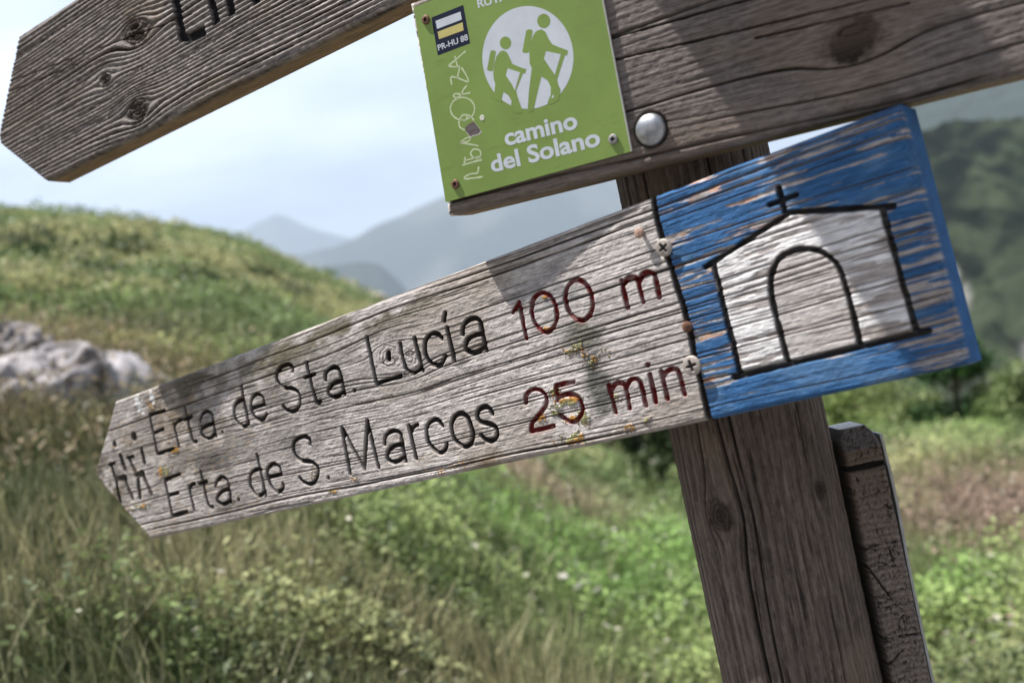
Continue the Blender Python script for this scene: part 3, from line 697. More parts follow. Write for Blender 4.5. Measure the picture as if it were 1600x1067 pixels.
def text(name, body, pl, p0, p1, height_px, z, mat, parent, bold=0.0, space=1.0):
    """lettering whose baseline runs between the two given points"""
    cu = bpy.data.curves.new(name, 'FONT'); cu.body = body; cu.size = 1; cu.offset = bold; cu.resolution_u = 4; cu.extrude = 0; cu.space_character = space
    t = bpy.data.objects.new(name, cu); COL.objects.link(t)
    dg = bpy.context.evaluated_depsgraph_get(); dg.update()
    me = bpy.data.meshes.new_from_object(t.evaluated_get(dg)); bpy.data.objects.remove(t); bpy.data.curves.remove(cu)
    n = len(me.vertices); co = np.zeros(n * 3); me.vertices.foreach_get('co', co); co = co.reshape(-1, 3)
    x0, x1 = co[:, 0].min(), co[:, 0].max()
    a = np.array(pl.uv(*p0)); b = np.array(pl.uv(*p1)); ax = (b - a) / (x1 - x0)
    m = ((p0[0] + p1[0]) / 2, (p0[1] + p1[1]) / 2)
    up = np.array(pl.uv(m[0] - height_px * .19, m[1] - height_px * .98)) - np.array(pl.uv(*m)); up = up / .729
    q = a + (co[:, 0:1] - x0) * ax + co[:, 1:2] * up
    me.vertices.foreach_set('co', np.concatenate([q, np.full((n, 1), z)], 1).ravel()); me.update()
    me.materials.clear(); me.materials.append(mat)
    o = bpy.data.objects.new(name, me); COL.objects.link(o); o.parent = parent; o.matrix_world = pl.M
    me.polygons.foreach_set('use_smooth', np.zeros(len(me.polygons), bool))
    # give the print a hair of thickness
    md = o.modifiers.new('t', 'SOLIDIFY'); md.thickness = .00005; md.offset = 0
    return o
text('lettering', 'camino', PL_MID, (792.5, 228), (905.5, 200), 27.5, ZP + .00008, WHITE, plate, bold=.028, space=1.0)
text('lettering', 'del Solano', PL_MID, (771, 269.5), (941, 226.5), 27.5, ZP + .00008, WHITE, plate, bold=.028, space=1.0)
text('lettering', 'RUTA', PL_MID, (749.5, 13.5), (796, .5), 13, ZP + .00008, WHITE, plate, bold=.022)
text('lettering', 'PR-HU 88', PL_MID, (687.3, 80), (734, 63), 9.3, ZP + .00013, WHITE, mk, bold=.018)
S2 = 4.446
def z2(p): return PL_MID.uvs([(670 + x / S2, 70 + y / S2) for x, y in p])
gr = [[(145,152),(205,100),(265,48)], [(145,152),(185,157),(228,155)], [(190,82),(200,120),(210,158)],
      [(236,162),(268,212),(284,258),(240,246),(202,228)], [(225,158),(215,200),(205,230),(172,226),(162,238),(170,282)],
      [(275,285),(245,322),(240,345),(205,372),(182,360),(195,342),(238,348),(298,335)],
      [(x, y) for x, y in ell(244, 447, 84, 78, 22)] + [(328, 447)],
      [(325,528),(292,495),(245,492),(230,520),(262,528),(278,495)], [(218,533),(225,572),(258,597)],
      [(298,625),(290,668),(225,682)], [(225,682),(290,692),(355,705)], [(296,640),(262,655),(228,680)],
      [(378,800),(310,818),(242,838)], [(372,770),(362,735),(320,728),(300,760),(330,790),(372,780)], [(372,775),(300,795),(252,808)], [(262,780),(256,832)],
      [(356,848),(346,892),(300,898),(258,920),(268,932),(330,926),(384,918)]]
ribbons('scratched_writing', PL_MID, [z2(s) for s in gr], .0015, ZP, ZP + .00005, SCRATCH, plate)
hp = [(262,575),(290,552),(322,535),(345,565),(372,600),(352,622),(318,628),(300,640),(268,606)]
HOLE = mat_flat("bare_wood_in_hole", (.13, .105, .105), rough=.9, var=.4, scale=250, bump=.6)
CHIP = mat_flat("torn_plate_edge", (.66, .66, .55), rough=.6, var=.1)
cen = (315, 590)
prism('torn_rim', PL_MID, cw(z2([(cen[0] + (x - cen[0]) * 1.06 + 3, cen[1] + (y - cen[1]) * 1.05 + 5) for x, y in hp])), ZP, ZP + .00007, CHIP, plate)
prism('torn_hole', PL_MID, cw(z2(hp)), ZP, ZP + .00016, HOLE, plate)
lathe('drill_hole', loc(PL_MID, 755.5, 184.7, ZP + .00003), [(0, .0001), (.0016, .00012), (.0022, .0002), (.0026, 0)][::-1], CHIP, plate, seg=20)
for px, py, m in ((668, 32, 'RUST'), (714, 288, 'RUST'), (960, 218, 'GREY')):
    cross_screw(PL_MID, px, py, .0043, ZP + .0004, plate, m, rot=.5, driver='square', hd=.0016)

# ---------- upper arrow board
root_top = empty('arrow_signboard', PL_TOP.M, 'upper left arrow-shaped board with coarse wavy grain and big black sunken letters', 'signboard')
TOPL = [([(271,-18),(285.6,66)], .0064), ([(287.5,64.5),(321,47)], .0060), ([(323,-30),(338.3,38)], .0056), ([(350,-40),(362.4,24)], .0056), ([(388,-60),(401,6)], .0056)]
def top_surface(U, V):
    pl = PL_TOP
    kn = [(*pl.uv(212, 50), .017, .30), (*pl.uv(215, 172), .014, .30), (*pl.uv(165, 125), .008, .3)]
    W, H, C, cr, e = grain(U, V, 404, knots=kn, period=.0052, warp=.016, ncracks=12, contrast=1.25, tone=(.33, .295, .277), dark=(.036, .030, .027), crack_w=.0006, sck=.2, rc=.38, fa=.6)
    H = H + .0008 * (e['rings'] - .5)
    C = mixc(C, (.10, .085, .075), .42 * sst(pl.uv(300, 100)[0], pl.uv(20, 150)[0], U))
    for (x0, y0, x1, y1) in ((10, 130, 300, 22), (0, 150, 140, 92)):
        D = seg_dist(U, V, pl.uv(x0, y0), pl.uv(x1, y1)) + .001 * (fbm(U * 30, V * 8, 5, 2) - .5)
        g = sst(.0009, .0002, np.abs(D)); H = H - .004 * g; C = mixc(C, (.015, .012, .01), g)
    for s, hw in TOPL:
        a, b = pl.uvs(s); d = nrm(np.array(b) - np.array(a)); x = (U - a[0]) * d[0] + (V - a[1]) * d[1]; y = -(U - a[0]) * d[1] + (V - a[1]) * d[0]
        ln = math.hypot(b[0] - a[0], b[1] - a[1]); dd = np.maximum(np.maximum(-x, x - ln) + hw * 0, np.abs(y) - hw) + .0004 * (e['f3'] - .5)
        m = sst(.0004, -.0006, dd); H = H * (1 - m) - .006 * m; C = mixc(C, (.012, .012, .014), sst(.0002, -.0002, dd) * .97)
    return H, C
tu = PL_TOP.uvs([(0, 225), (70, 283), (619, 6), (27, 57)])
sl = (tu[2][1] - tu[1][1]) / (tu[2][0] - tu[1][0])
TW = .185
lo_t = [tu[0], tu[1], (.12, tu[1][1] + sl * (.12 - tu[1][0]))]
hi_t = [(tu[0][0], tu[0][1] + .012), tu[3], (.12, lo_t[2][1] + TW)]
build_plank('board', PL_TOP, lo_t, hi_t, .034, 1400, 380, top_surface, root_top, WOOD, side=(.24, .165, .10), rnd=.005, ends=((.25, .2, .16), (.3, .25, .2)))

# ---------- the board seen end-on, to the right of the post
root_end = empty('square_stake', Matrix.Translation((.285, .88, CZ - .30)), 'dark weathered stake with cracked face and a saw cut, close right of the post', 'stake')
def build_end_board():
    x0, x1 = .2672, .3015; y0 = .882; zt = CZ - .1395; zb = CZ - 1.56
    n, m = 90, 620
    z = np.concatenate([np.linspace(zb, CZ - .52, 60, endpoint=False), np.linspace(CZ - .52, zt, m - 60)]); x = np.linspace(x0, x1, n)
    X, Z = np.meshgrid(x, z, indexing='ij')
    cx, cz = (x0 + x1) / 2 + .002, CZ - .475
    R = np.hypot((X - cx) * 1.5, Z - cz) + .003 * (fbm(X * 60, Z * 40, 3, 3) - .5)
    TH = np.arctan2(X - cx, Z - cz)
    ring = np.abs((R / .0058 + .4 * fbm(X * 30, Z * 30, 4, 2)) % 1 - .5) * 2
    f = fbm(X * 500, Z * 500, 5, 3)
    H = .0008 * (ring - .5) + .0011 * (f - .5)
    C = np.array([.125, .100, .086]) + (np.array([.085, .072, .063]) * (.9 * ring + 1.9 * f - .85)[..., None])
    C = mixc(C, (.11, .075, .045), .5 * sst(CZ - .26, CZ - .18, Z))
    for (fx, fz, sd_, lv) in ((70, 150, 61, .5), (110, 60, 62, .48), (160, 260, 63, .52)):
        q_ = fbm(X * fx, Z * fz, sd_, 3); ck = sst(.013, .003, np.abs(q_ - lv)) * sst(.5, .62, fbm(X * 40, Z * 25, sd_ + 5, 2)); H = H - .0022 * ck; C = mixc(C, (.015, .012, .010), ck * .85)
    # radial checks and a saw cut
    cracks = [([(1338,745),(1362,800),(1372,835)], .0009), ([(1372,835),(1385,855)], .0008), ([(1322,790),(1375,768)], .0008), ([(1346,862),(1376,850),(1400,846)], .0009),
              ([(1352,880),(1400,945)], .0009), ([(1372,1000),(1432,990)], .0010), ([(1375,1055),(1420,1005)], .0008), ([(1378,830),(1405,900)], .0006), ([(1395,700),(1390,760)], .0005),
              ([(1368,950),(1400,960)], .0007), ([(1330,770),(1345,800)], .0006)]
    for pts, hw in cracks:
        q = []
        for p in pts:
            r = ray(*p) * y0 + EYE; q.append((r[0], r[2]))
        jd = .0050 * (fbm(X * 130, Z * 130, 6, 3) - .5)
        for a, b in zip(q[:-1], q[1:]):
            D = np.abs(seg_dist(X, Z, a, b) + jd * .8); vv = vn(X * 250, Z * 250, 14); g = sst(hw * (.4 + 1.1 * vv), hw * .1, D) * sst(.1, .35, vv + .2); H = H - .003 * g; C = mixc(C, (.012, .01, .009), g * .9)
    a = ray(1306, 738) * y0 + EYE; b = ray(1396, 720) * y0 + EYE
    g = sst(.0034, .0018, seg_dist(X, Z, (a[0], a[2]), (b[0], b[2])) + .0015 * (fbm(X * 90, Z * 90, 8, 2) - .5))
    H = H - .006 * g; C = mixc(C, (.01, .009, .008), g)
    # chamfered head: the top 25 mm leans back
    zc = CZ - .1575
    back = np.clip(Z - zc, 0, 1) * .75
    C = mixc(C, (.11, .105, .105), .6 * sst(zc - .002, zc + .001, Z))
    # narrower at the very top and rounded corners
    ins = np.clip((Z - (zt - .012)) / .012, 0, 1)**1.3
    XX = X + (.5 - (X - x0) / (x1 - x0)) * 2 * .006 * ins
    e = np.minimum(X - x0, x1 - X); q = np.clip(1 - e / .004, 0, 1)
    Y = y0 - H + back + .004 * (1 - np.sqrt(1 - q * q))
    P = np.stack([XX, Y, Z], -1).reshape(-1, 3); idx = np.arange(n * m).reshape(n, m)
    F = [grid_faces(n, m)]
    loop = np.concatenate([idx[:, 0], idx[-1, 1:], idx[-2::-1, -1], idx[0, -2:0:-1]])
    b0 = P[loop].copy(); Ps = [P]; Cs = [C.reshape(-1, 3)]; off = len(P); prev = loop
    for k, yy in enumerate((.022, .032, .043, .055)):
        p = b0.copy(); p[:, 1] = np.maximum(b0[:, 1] + .002, y0 + yy)
        top = b0[:, 2] > zt - .0005
        c = np.tile(np.array([.075, .06, .05]), (len(p), 1)); c[top] = (.80, .76, .70)  # top painted pale to stand in for sunlight on it
        Ps.append(p); Cs.append(c); cur = off + np.arange(len(p)); F.append(np.stack([prev, cur, np.roll(cur, -1), np.roll(prev, -1)], 1)); prev = cur; off += len(p)
    lb = prev[:n]; hb = prev[n + m - 2:n + m - 2 + n][::-1]
    F.append(np.stack([lb[:-1], hb[:-1], hb[1:], lb[1:]], 1))
    Mi = root_end.matrix_world.inverted()
    o = mesh('board', np.concatenate(Ps), np.concatenate(F), C=np.concatenate(Cs), mat=ENDWOOD); o.data.transform(Mi); o.parent = root_end
    # white sheet fixed to its right-hand face, slightly bowed off the board
    V = []; ny = 40; pz = np.linspace(CZ - .95, CZ - .1485, ny)
    for z in pz:
        t = (z - pz[0]) / (pz[-1] - pz[0]); gap = .0012 + .0020 * math.exp(-((t - .93) / .06)**2) - .0008 * t
        for (dx, yy) in ((gap, y0 + .004), (gap + .0022, y0 + .0035), (gap + .0022, y0 + .05), (gap, y0 + .05)):
            V.append((x1 + dx + .0005, yy, z))
    Q = [[i * 4 + k, i * 4 + (k + 1) % 4, (i + 1) * 4 + (k + 1) % 4, (i + 1) * 4 + k] for i in range(ny - 1) for k in range(4)] + [[0, 3, 2, 1], [(ny - 1) * 4 + k for k in range(4)]]
    PANEL = mat_flat("pale_panel", (.42, .43, .42), rough=.5, var=.25, scale=120)
    o = mesh('panel', V, Q, mat=PANEL, smooth=False); o.data.transform(Mi); o.parent = root_end
build_end_board()

# ---------- unseen board added higher on the post, so its shadow falls on the blue end
def plain_board(a, b, h, t, out, label, seed):
    a = np.array(a, float); b = np.array(b, float); d = b - a; ln = np.linalg.norm(d); d /= ln
    u = nrm(np.array([0, 0, 1.]) - d[2] * d); n = np.cross(d, u) * out
    if out < 0: d_, a_ = -d, b
    else: d_, a_ = d, a
    n = np.cross(d_, u)
    class P_: pass
    pl = P_(); pl.M = Matrix([[d_[i], u[i], n[i], a_[i]] for i in range(3)] + [[0, 0, 0, 1]])
    root = empty('shading_signboard', pl.M, label, 'signboard')
    def surf(U, V):
        W, H, C, cr, e = grain(U, V, seed, ncracks=10); return H, C
    build_plank('board', pl, [(-.02, h * .5), (.07, 0), (ln, 0)], [(-.02, h * .5 + .01), (.07, h), (ln, h)], t, 160, 60, surf, root, WOOD)
plain_board((-.010, .60, CZ + .57), (.070, .93, CZ + .57), .36, .04, -1, 'added unseen signboard above the frame pointing towards the viewer, shades the blue end', 502)

# ================================================================== LANDSCAPE
crest_px = [(-500, 330), (-200, 325), (0, 328), (100, 335), (200, 345), (290, 356), (350, 371), (430, 400), (500, 430), (560, 460), (640, 500), (740, 560), (850, 630), (950, 672), (1050, 682), (1300, 668), (1600, 652), (1900, 640)]
CA = np.array([azel(*p) for p in crest_px]); CA = CA[np.argsort(CA[:, 0])]
def near_height(A, R):
    te = np.interp(A, CA[:, 0], CA[:, 1]); back = sst(1.0, 2.2, np.abs(A)); te = te * (1 - back) + .50 * back  # unseen bank added behind the camera, blocks sky light
    rc = np.interp(A, [-1.2, -.55, -.3, -.05, .15, .5], [42, 40, 36, 24, 19, 17]) * (1 - back) + 60 * back
    hc = te * rc; h0 = -1.55
    t = np.clip(R / rc, 0, 1)
    h = h0 + (hc - h0) * (t * (1.12 - .12 * t) if False else t**.93)
    h = np.where(R > rc, hc - (R - rc) * .42, h)
    return np.maximum(h, -330 + 0 * h), rc
def ground_z(x, y):
    A = np.arctan2(x, y); R = np.hypot(x, y); h, rc = near_height(A, R)
    bump = .22 * (fbm(x * .5 + 40, y * .5 + 40, 600, 3) - .5) * sst(1.5, 5, R) + (.5 * (fbm(x * .09 + 70, y * .09 + 3, 601, 3) - .5) - .18) * sst(8, 22, R) * sst(1.05, .8, R / rc)
    bump = bump + 18 * (fbm(x * .004 + 9, y * .004 + 5, 602, 4) - .5) * sst(80, 400, R)
    return h + bump + CZ
def meadow_colour(x, y):
    A = np.arctan2(x, y); R = np.hypot(x, y)
    g1 = np.array([.10, .155, .045]); g2 = np.array([.17, .215, .085]); straw = np.array([.34, .27, .18]); dk = np.array([.045, .075, .025]); pink = np.array([.30, .20, .165])
    n = fbm(x * .7 + 31, y * .7 + 12, 610, 4); n2 = fbm(x * .22 + 3, y * .22 + 8, 611, 4); n3 = fbm(x * 2.3, y * 2.3, 612, 3)
    C = np.broadcast_to(g1, x.shape + (3,)).copy()
    C = mixc(C, g2, sst(.42, .62, n)); C = mixc(C, dk, sst(.52, .66, n3) * .6); C = mixc(C, straw, sst(.50, .62, n2) * .6); C = mixc(C, dk, sst(.46, .36, fbm(x * .9 + 55, y * .9 + 2, 618, 3)) * .7)
    hl = sst(9, 16, R) * sst(.12, -.05, A); hn = fbm(x * .45 + 7, y * .45 + 60, 615, 4)
    H1 = mixc(np.broadcast_to(np.array([.22, .26, .10]), x.shape + (3,)), np.array([.33, .29, .15]), sst(.5, .62, hn))
    H1 = mixc(H1, np.array([.09, .125, .04]), sst(.47, .36, hn)); C = C * (1 - hl[..., None]) + H1 * hl[..., None]
    C = mixc(C, np.array([.30, .235, .14]), sst(4, 5.2, R) * sst(9.5, 7.5, R) * sst(-.15, -.42, A) * .75)
    # unseen ground below and behind greyed, to cut green bounce light on the boards
    bounce_grey = np.maximum(sst(2.6, 1.9, R), sst(1.05, 1.5, np.abs(A)))[..., None]; C = C * (1 - bounce_grey) + np.array([.155, .15, .145]) * bounce_grey
    def patch(px, py, dist, rx, ry, col, a):
        nonlocal C
        r = ray(px, py); a0 = math.atan2(r[0], r[1])
        g = np.exp(-((A - a0) / rx)**2 - ((R - dist) / ry)**2); C = mixc(C, col, np.clip(g * a * (.6 + .8 * n), 0, 1))
    patch(100, 700, 5.6, .24, 1.4, np.array([.26, .185, .115]), 1.3)
    patch(1560, 760, 8.0, .13, 2.6, pink, 1.2)
    patch(1350, 700, 12, .14, 2.0, np.array([.40, .33, .22]), .7)
    patch(500, 1040, 5.0, .07, .25, np.array([.38, .33, .24]), .8)
    patch(960, 900, 6.4, .24, 2.0, np.array([.165, .235, .08]), 1.05)
    patch(450, 960, 5.2, .20, 1.2, np.array([.105, .145, .06]), .8)
    patch(1500, 930, 5.6, .10, 1.0, np.array([.13, .20, .06]), .8)
    patch(60, 980, 4.2, .13, .8, np.array([.04, .065, .02]), .9)
    C = C * 1.28
    patch(750, 750, 8.5, .12, 1.15, np.array([.50, .38, .29]), 1.5)
    return C
def build_ground():
    az = np.concatenate([np.linspace(-math.pi, -.95, 60, endpoint=False), np.linspace(-.95, .85, 620, endpoint=False), np.linspace(.85, math.pi, 61)])
    rr = np.concatenate([[0.02], np.geomspace(.6, 60, 420), np.geomspace(62, 60000, 110)])
    A, R = np.meshgrid(az, rr, indexing='ij'); X = R * np.sin(A); Y = R * np.cos(A); Z = ground_z(X, Y)
    C = meadow_colour(X, Y) * .75
    far = sst(60, 200, R); C = C * (1 - far[..., None]) + np.array([.06, .085, .045]) * far[..., None]
    # bare limestone showing through high on the hill
    rk = sst(.70, .74, fbm(X * .5, Y * .9, 640, 4)) * sst(14, 20, R) * sst(.2, -.1, A) * (1 - far); C = mixc(C, (.38, .34, .31), rk * .7)
    o = mesh('ground', np.stack([X, Y, Z], -1).reshape(-1, 3), grid_faces(len(az), len(rr), flip=True), C=C.reshape(-1, 3), mat=mat_vcol('meadow_soil', nscale=6, amt=.35, bump=.5, dist=.05))
    tag(o, kind='structure')
build_ground()

GRASS = mat_vcol('grass_blades', rough=.6, spec=.25, trans=.35)
def scatter(n, rmin, rmax, amin, amax, seed, p=1.0):
    rng = np.random.RandomState(seed)
    A = rng.uniform(amin, amax, n); t = rng.rand(n); R = rmin * (rmax / rmin)**(t**p)
    return R * np.sin(A), R * np.cos(A), rng
def blades(name, n, rmin, rmax, seed, hmin, hmax, wid, label, tint=(1, 1, 1), p=1.0, amin=-.62, amax=.62, seedhead=False):
    x, y, rng = scatter(n, rmin, rmax, amin, amax, seed, p)
    m = np.hypot(x - POST[0], y - POST[1]) > .2; x = x[m]; y = y[m]; n = len(x)
    R = np.hypot(x, y); z = ground_z(x, y)
    clump = fbm(x * 1.8 + 5, y * 1.8, 700 + seed, 3)
    h = (hmin + (hmax - hmin) * rng.rand(n)**1.6) * (.45 + 1.15 * clump)
    w_ = wid * (.6 + .8 * rng.rand(n)) * (1 + R / 7)
    th = rng.uniform(0, 2 * math.pi, n); lean = rng.normal(0, .38, n); ld = rng.uniform(0, 2 * math.pi, n)
    dx, dy = np.cos(th) * w_ / 2, np.sin(th) * w_ / 2
    lx, ly = np.cos(ld) * h * lean, np.sin(ld) * h * lean
    V = np.zeros((n, 5, 3))
    V[:, 0] = np.stack([x - dx, y - dy, z - .03], 1); V[:, 1] = np.stack([x + dx, y + dy, z - .03], 1)
    V[:, 2] = np.stack([x + dx * .8 + lx * .35, y + dy * .8 + ly * .35, z + h * .55], 1); V[:, 3] = np.stack([x - dx * .8 + lx * .35, y - dy * .8 + ly * .35, z + h * .55], 1)
    V[:, 4] = np.stack([x + lx, y + ly, z + h * (1 - .25 * np.abs(lean))], 1)
    C = meadow_colour(x, y) * (.6 + .9 * rng.rand(n))[:, None] * np.array(tint)
    pale = rng.rand(n) < .16; C[pale] = np.array([.42, .40, .25]) * (.6 + .6 * rng.rand(pale.sum()))[:, None]
    dk = rng.rand(n) < (.18 if rmin < 8 else .03); C[dk] = np.array([.035, .06, .02])
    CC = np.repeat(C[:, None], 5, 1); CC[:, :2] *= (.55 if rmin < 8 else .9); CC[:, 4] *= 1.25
    i = np.arange(n)[:, None] * 5
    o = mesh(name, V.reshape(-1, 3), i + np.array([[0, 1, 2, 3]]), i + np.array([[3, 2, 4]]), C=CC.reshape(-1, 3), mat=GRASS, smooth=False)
    return tag(o, label, 'grass', kind='stuff')
def cover(x, y, rng):
    A = np.arctan2(x, y); R = np.hypot(x, y)
    d = .10 + .8 * sst(.44, .60, fbm(x * 1.1 + 3, y * 1.1 + 8, 730, 3))
    for (px, dist, rx, ry, a) in ((130, 4.6, .20, 1.8, -1.0), (780, 4.6, .22, 1.0, .5), (960, 6.4, .26, 2.6, .7), (500, 5.0, .2, 1.3, .0), (60, 4.2, .16, 1.0, -.6), (1500, 5.4, .12, 1.3, .4), (750, 8.5, .14, 1.3, -2.2), (100, 5.6, .24, 1.3, -.9), (1560, 8, .13, 2.6, -.8), (500, 4.6, .07, .25, -1)):
        r = ray(px, 800); d = d + a * np.exp(-((A - math.atan2(r[0], r[1])) / rx)**2 - ((R - dist) / ry)**2)
    d = d * (1 - .85 * sst(7, 11, R) * sst(-.05, -.2, A))
    return rng.rand(len(x)) < d
def leaves(name, n, rmin, rmax, seed, size, hmax, label, cat, colf, p=1.0, amin=-.62, amax=.62, region=None):
    x, y, rng = scatter(n, rmin, rmax, amin, amax, seed, p)
    if region is not None:
        k = region(x, y, rng); x, y = x[k], y[k]; n = len(x)
    R = np.hypot(x, y); clump = fbm(x * 1.5 + 9, y * 1.5, 720, 3)
    z = ground_z(x, y) + hmax * (rng.rand(n)**.8) * (.15 + 2.6 * np.maximum(clump - .25, 0)**1.2 + .25 * vn(x * 5, y * 5, 722))
    s = size * (.5 + rng.rand(n)) * (1 + R / 9)
    a = rng.normal(size=(n, 3)); a[:, 2] *= .5; a /= np.linalg.norm(a, axis=1)[:, None]
    b = rng.normal(size=(n, 3)); b[:, 2] *= .5; b -= (a * b).sum(1)[:, None] * a; b /= np.linalg.norm(b, axis=1)[:, None]
    c = np.stack([x, y, z], 1); s = s[:, None]
    V = np.stack([c - a * s, c - b * s * .55, c + a * s, c + b * s * .55], 1)
    C = colf(x, y, rng, n); CC = np.repeat(C[:, None], 4, 1)
    o = mesh(name, V.reshape(-1, 3), np.arange(n * 4).reshape(-1, 4), C=CC.reshape(-1, 3), mat=GRASS, smooth=False)
    return tag(o, label, cat, kind='stuff')
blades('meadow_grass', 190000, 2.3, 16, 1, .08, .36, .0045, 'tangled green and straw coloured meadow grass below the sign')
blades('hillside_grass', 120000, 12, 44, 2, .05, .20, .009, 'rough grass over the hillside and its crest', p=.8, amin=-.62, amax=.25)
def lc(x, y, rng, n):
    C = meadow_colour(x, y) * ((.7 + .9 * rng.rand(n)) * (.55 + .95 * vn(x * 4 + 3, y * 4, 741)))[:, None]
    C = C * np.array([1.0, 1.15, .95]); k = rng.rand(n) < .08; C[k] = np.array([.26, .31, .19]); near = sst(5.2, 3.6, np.hypot(x, y))[:, None]; C = C * (1 - .25 * near); return C
leaves('ground_cover', 330000, 2.4, 15, 3, .0105, .34, 'small leafy herbs growing through the meadow grass', 'ground cover', lc, region=cover)
def scrub(x, y, rng):
    A = np.arctan2(x, y); q = fbm(x * .55 + 11, y * .55 + 4, 760, 4); return (rng.rand(len(x)) < sst(.54, .64, q) * .7) & (A < .05)
leaves('hillside_scrub', 150000, 9, 42, 9, .015, .30, 'low green scrub in patches over the grassy hill', 'scrub', lambda x, y, rng, n: np.where((vn(x * .5, y * .5, 9) > .55)[:, None], np.array([.30, .30, .15]), np.array([.15, .20, .085])) * (.6 + rng.rand(n))[:, None], amax=.1)
def reg(x, y, rng):
    A = np.arctan2(x, y); R = np.hypot(x, y); a0 = math.atan2(*ray(990, 900)[:2])
    g = np.exp(-((A - a0) / .13)**2 - ((R - 6.0) / 1.6)**2); return rng.rand(len(x)) < g
leaves('clover_flowers', 2600, 3.2, 11, 4, .016, .34, 'white clover flowers in the green patch left of the post', 'flowers', lambda x, y, rng, n: np.array([.66, .62, .56]) * (.7 + .4 * rng.rand(n))[:, None], region=reg)
leaves('seed_heads', 3200, 2.4, 13, 5, .010, .50, 'pale seed heads scattered over the meadow', 'seed heads', lambda x, y, rng, n: np.array([.48, .46, .36]) * (.6 + .6 * rng.rand(n))[:, None], region=lambda x, y, rng: (np.hypot(x, y) > 4.2) | (rng.rand(len(x)) < .15))
def heath(x, y, rng):
    A = np.arctan2(x, y); R = np.hypot(x, y); a0 = math.atan2(*ray(1570, 760)[:2])
    g = np.exp(-((A - a0) / .10)**2 - ((R - 8.2) / 2.2)**2)
    a1 = math.atan2(*ray(90, 720)[:2]); g = np.maximum(g, .8 * np.exp(-((A - a1) / .16)**2 - ((R - 5.8) / 1.4)**2)); return rng.rand(len(x)) < g
leaves('dry_brush', 70000, 3.5, 14, 6, .012, .48, 'dry reddish brown brush at the sides of the meadow', 'brush', lambda x, y, rng, n: np.where((x > 0)[:, None], np.array([.25, .18, .14]), np.array([.25, .20, .125])) * (.4 + 1.1 * rng.rand(n))[:, None], region=heath)

# ---------- shrubs and trees
BARK = mat_flat('bark', (.10, .075, .055), rough=.9, var=.4, scale=30, bump=.8)
LEAF = mat_vcol('tree_leaves', rough=.55, spec=.25, trans=.3)
def tube_np(path, radii, seg=7):
    path = np.array(path, float); V = []; Q = []
    for i, p in enumerate(path):
        t = nrm(path[min(i + 1, len(path) - 1)] - path[max(i - 1, 0)]); a = nrm(np.cross(t, [.3, 1, .1])); b = np.cross(t, a)
        for k in range(seg):
            an = 2 * math.pi * k / seg; V.append(p + radii[i] * (math.cos(an) * a + math.sin(an) * b))
    for i in range(len(path) - 1):
        for k in range(seg): Q.append([i * seg + k, i * seg + (k + 1) % seg, (i + 1) * seg + (k + 1) % seg, (i + 1) * seg + k])
    return V, Q
def tree(name, px, dist, hgt, wid, col, seed, label, cat='tree', group=None, leaf=.05, n=5000, trunk=True, low=.12, sink=.1):
    r = ray(px, 640); x, y = r[0] * dist, r[1] * dist; z = float(ground_z(np.array([x]), np.array([y]))[0]) - sink
    rng = np.random.RandomState(seed); base = np.array([x, y, z])
    root = empty(name, Matrix.Translation(base), label, cat, group)
    V, Q = [], []
    def add(path, rad):
        v, q = tube_np(path, rad); b = len(V); V.extend(v); Q.extend([[i + b for i in f] for f in q])
    top = np.array([rng.normal(0, .05) * wid, rng.normal(0, .05) * wid, hgt * .8])
    add([np.zeros(3), top * .35 + rng.normal(0, .03, 3) * wid, top * .7, top], [hgt * .035, hgt * .028, hgt * .018, hgt * .006])
    cl = []
    for k in range(16):
        f = rng.uniform(low + .05, .95); a = rng.uniform(0, 2 * math.pi); ext = wid * .5 * math.sqrt(max(.05, 1 - ((f - .5) / .6)**2)) * rng.uniform(.5, 1)
        e = np.array([math.cos(a) * ext, math.sin(a) * ext, hgt * f]); s = top * min(.9, f * .75)
        add([s, (s + e) / 2 + [0, 0, -.02 * hgt], e], [hgt * .012, hgt * .008, hgt * .003]); cl.append((e, wid * rng.uniform(.13, .26)))
    o = mesh('trunk', V, Q, mat=BARK, parent=None); o.parent = root
    ce = np.array([c[0] for c in cl]); cs = np.array([c[1] for c in cl])
    k = rng.randint(0, len(cl), n); p = ce[k] + rng.normal(0, .55, (n, 3)) * cs[k][:, None] * [1, 1, .75]
    a = rng.normal(size=(n, 3)); a /= np.linalg.norm(a, axis=1)[:, None]; b = rng.normal(size=(n, 3)); b -= (a * b).sum(1)[:, None] * a; b /= np.linalg.norm(b, axis=1)[:, None]
    s = (leaf * (.5 + rng.rand(n)))[:, None]
    Vv = np.stack([p - a * s, p - b * s * .6, p + a * s, p + b * s * .6], 1)
    C = np.array(col) * (.5 + .9 * rng.rand(n))[:, None] * (.7 + .6 * rng.rand(len(cl)))[k][:, None]
    o = mesh('crown', Vv.reshape(-1, 3), np.arange(n * 4).reshape(-1, 4), C=np.repeat(C[:, None], 4, 1).reshape(-1, 3), mat=LEAF, smooth=False); o.parent = root
    return root
tree('small_tree', 1492, 17, 1.75, 1.25, (.055, .115, .035), 11, 'dark green small tree just below the blue corner of the board', leaf=.05, n=7000)
tree('shrub', 1012, 11.0, 1.35, .62, (.10, .135, .06), 12, 'dark upright shrub behind the board, left of the post', 'shrub', leaf=.035, n=6000)
G_ = 'pale shrubs along the meadow edge at the right'
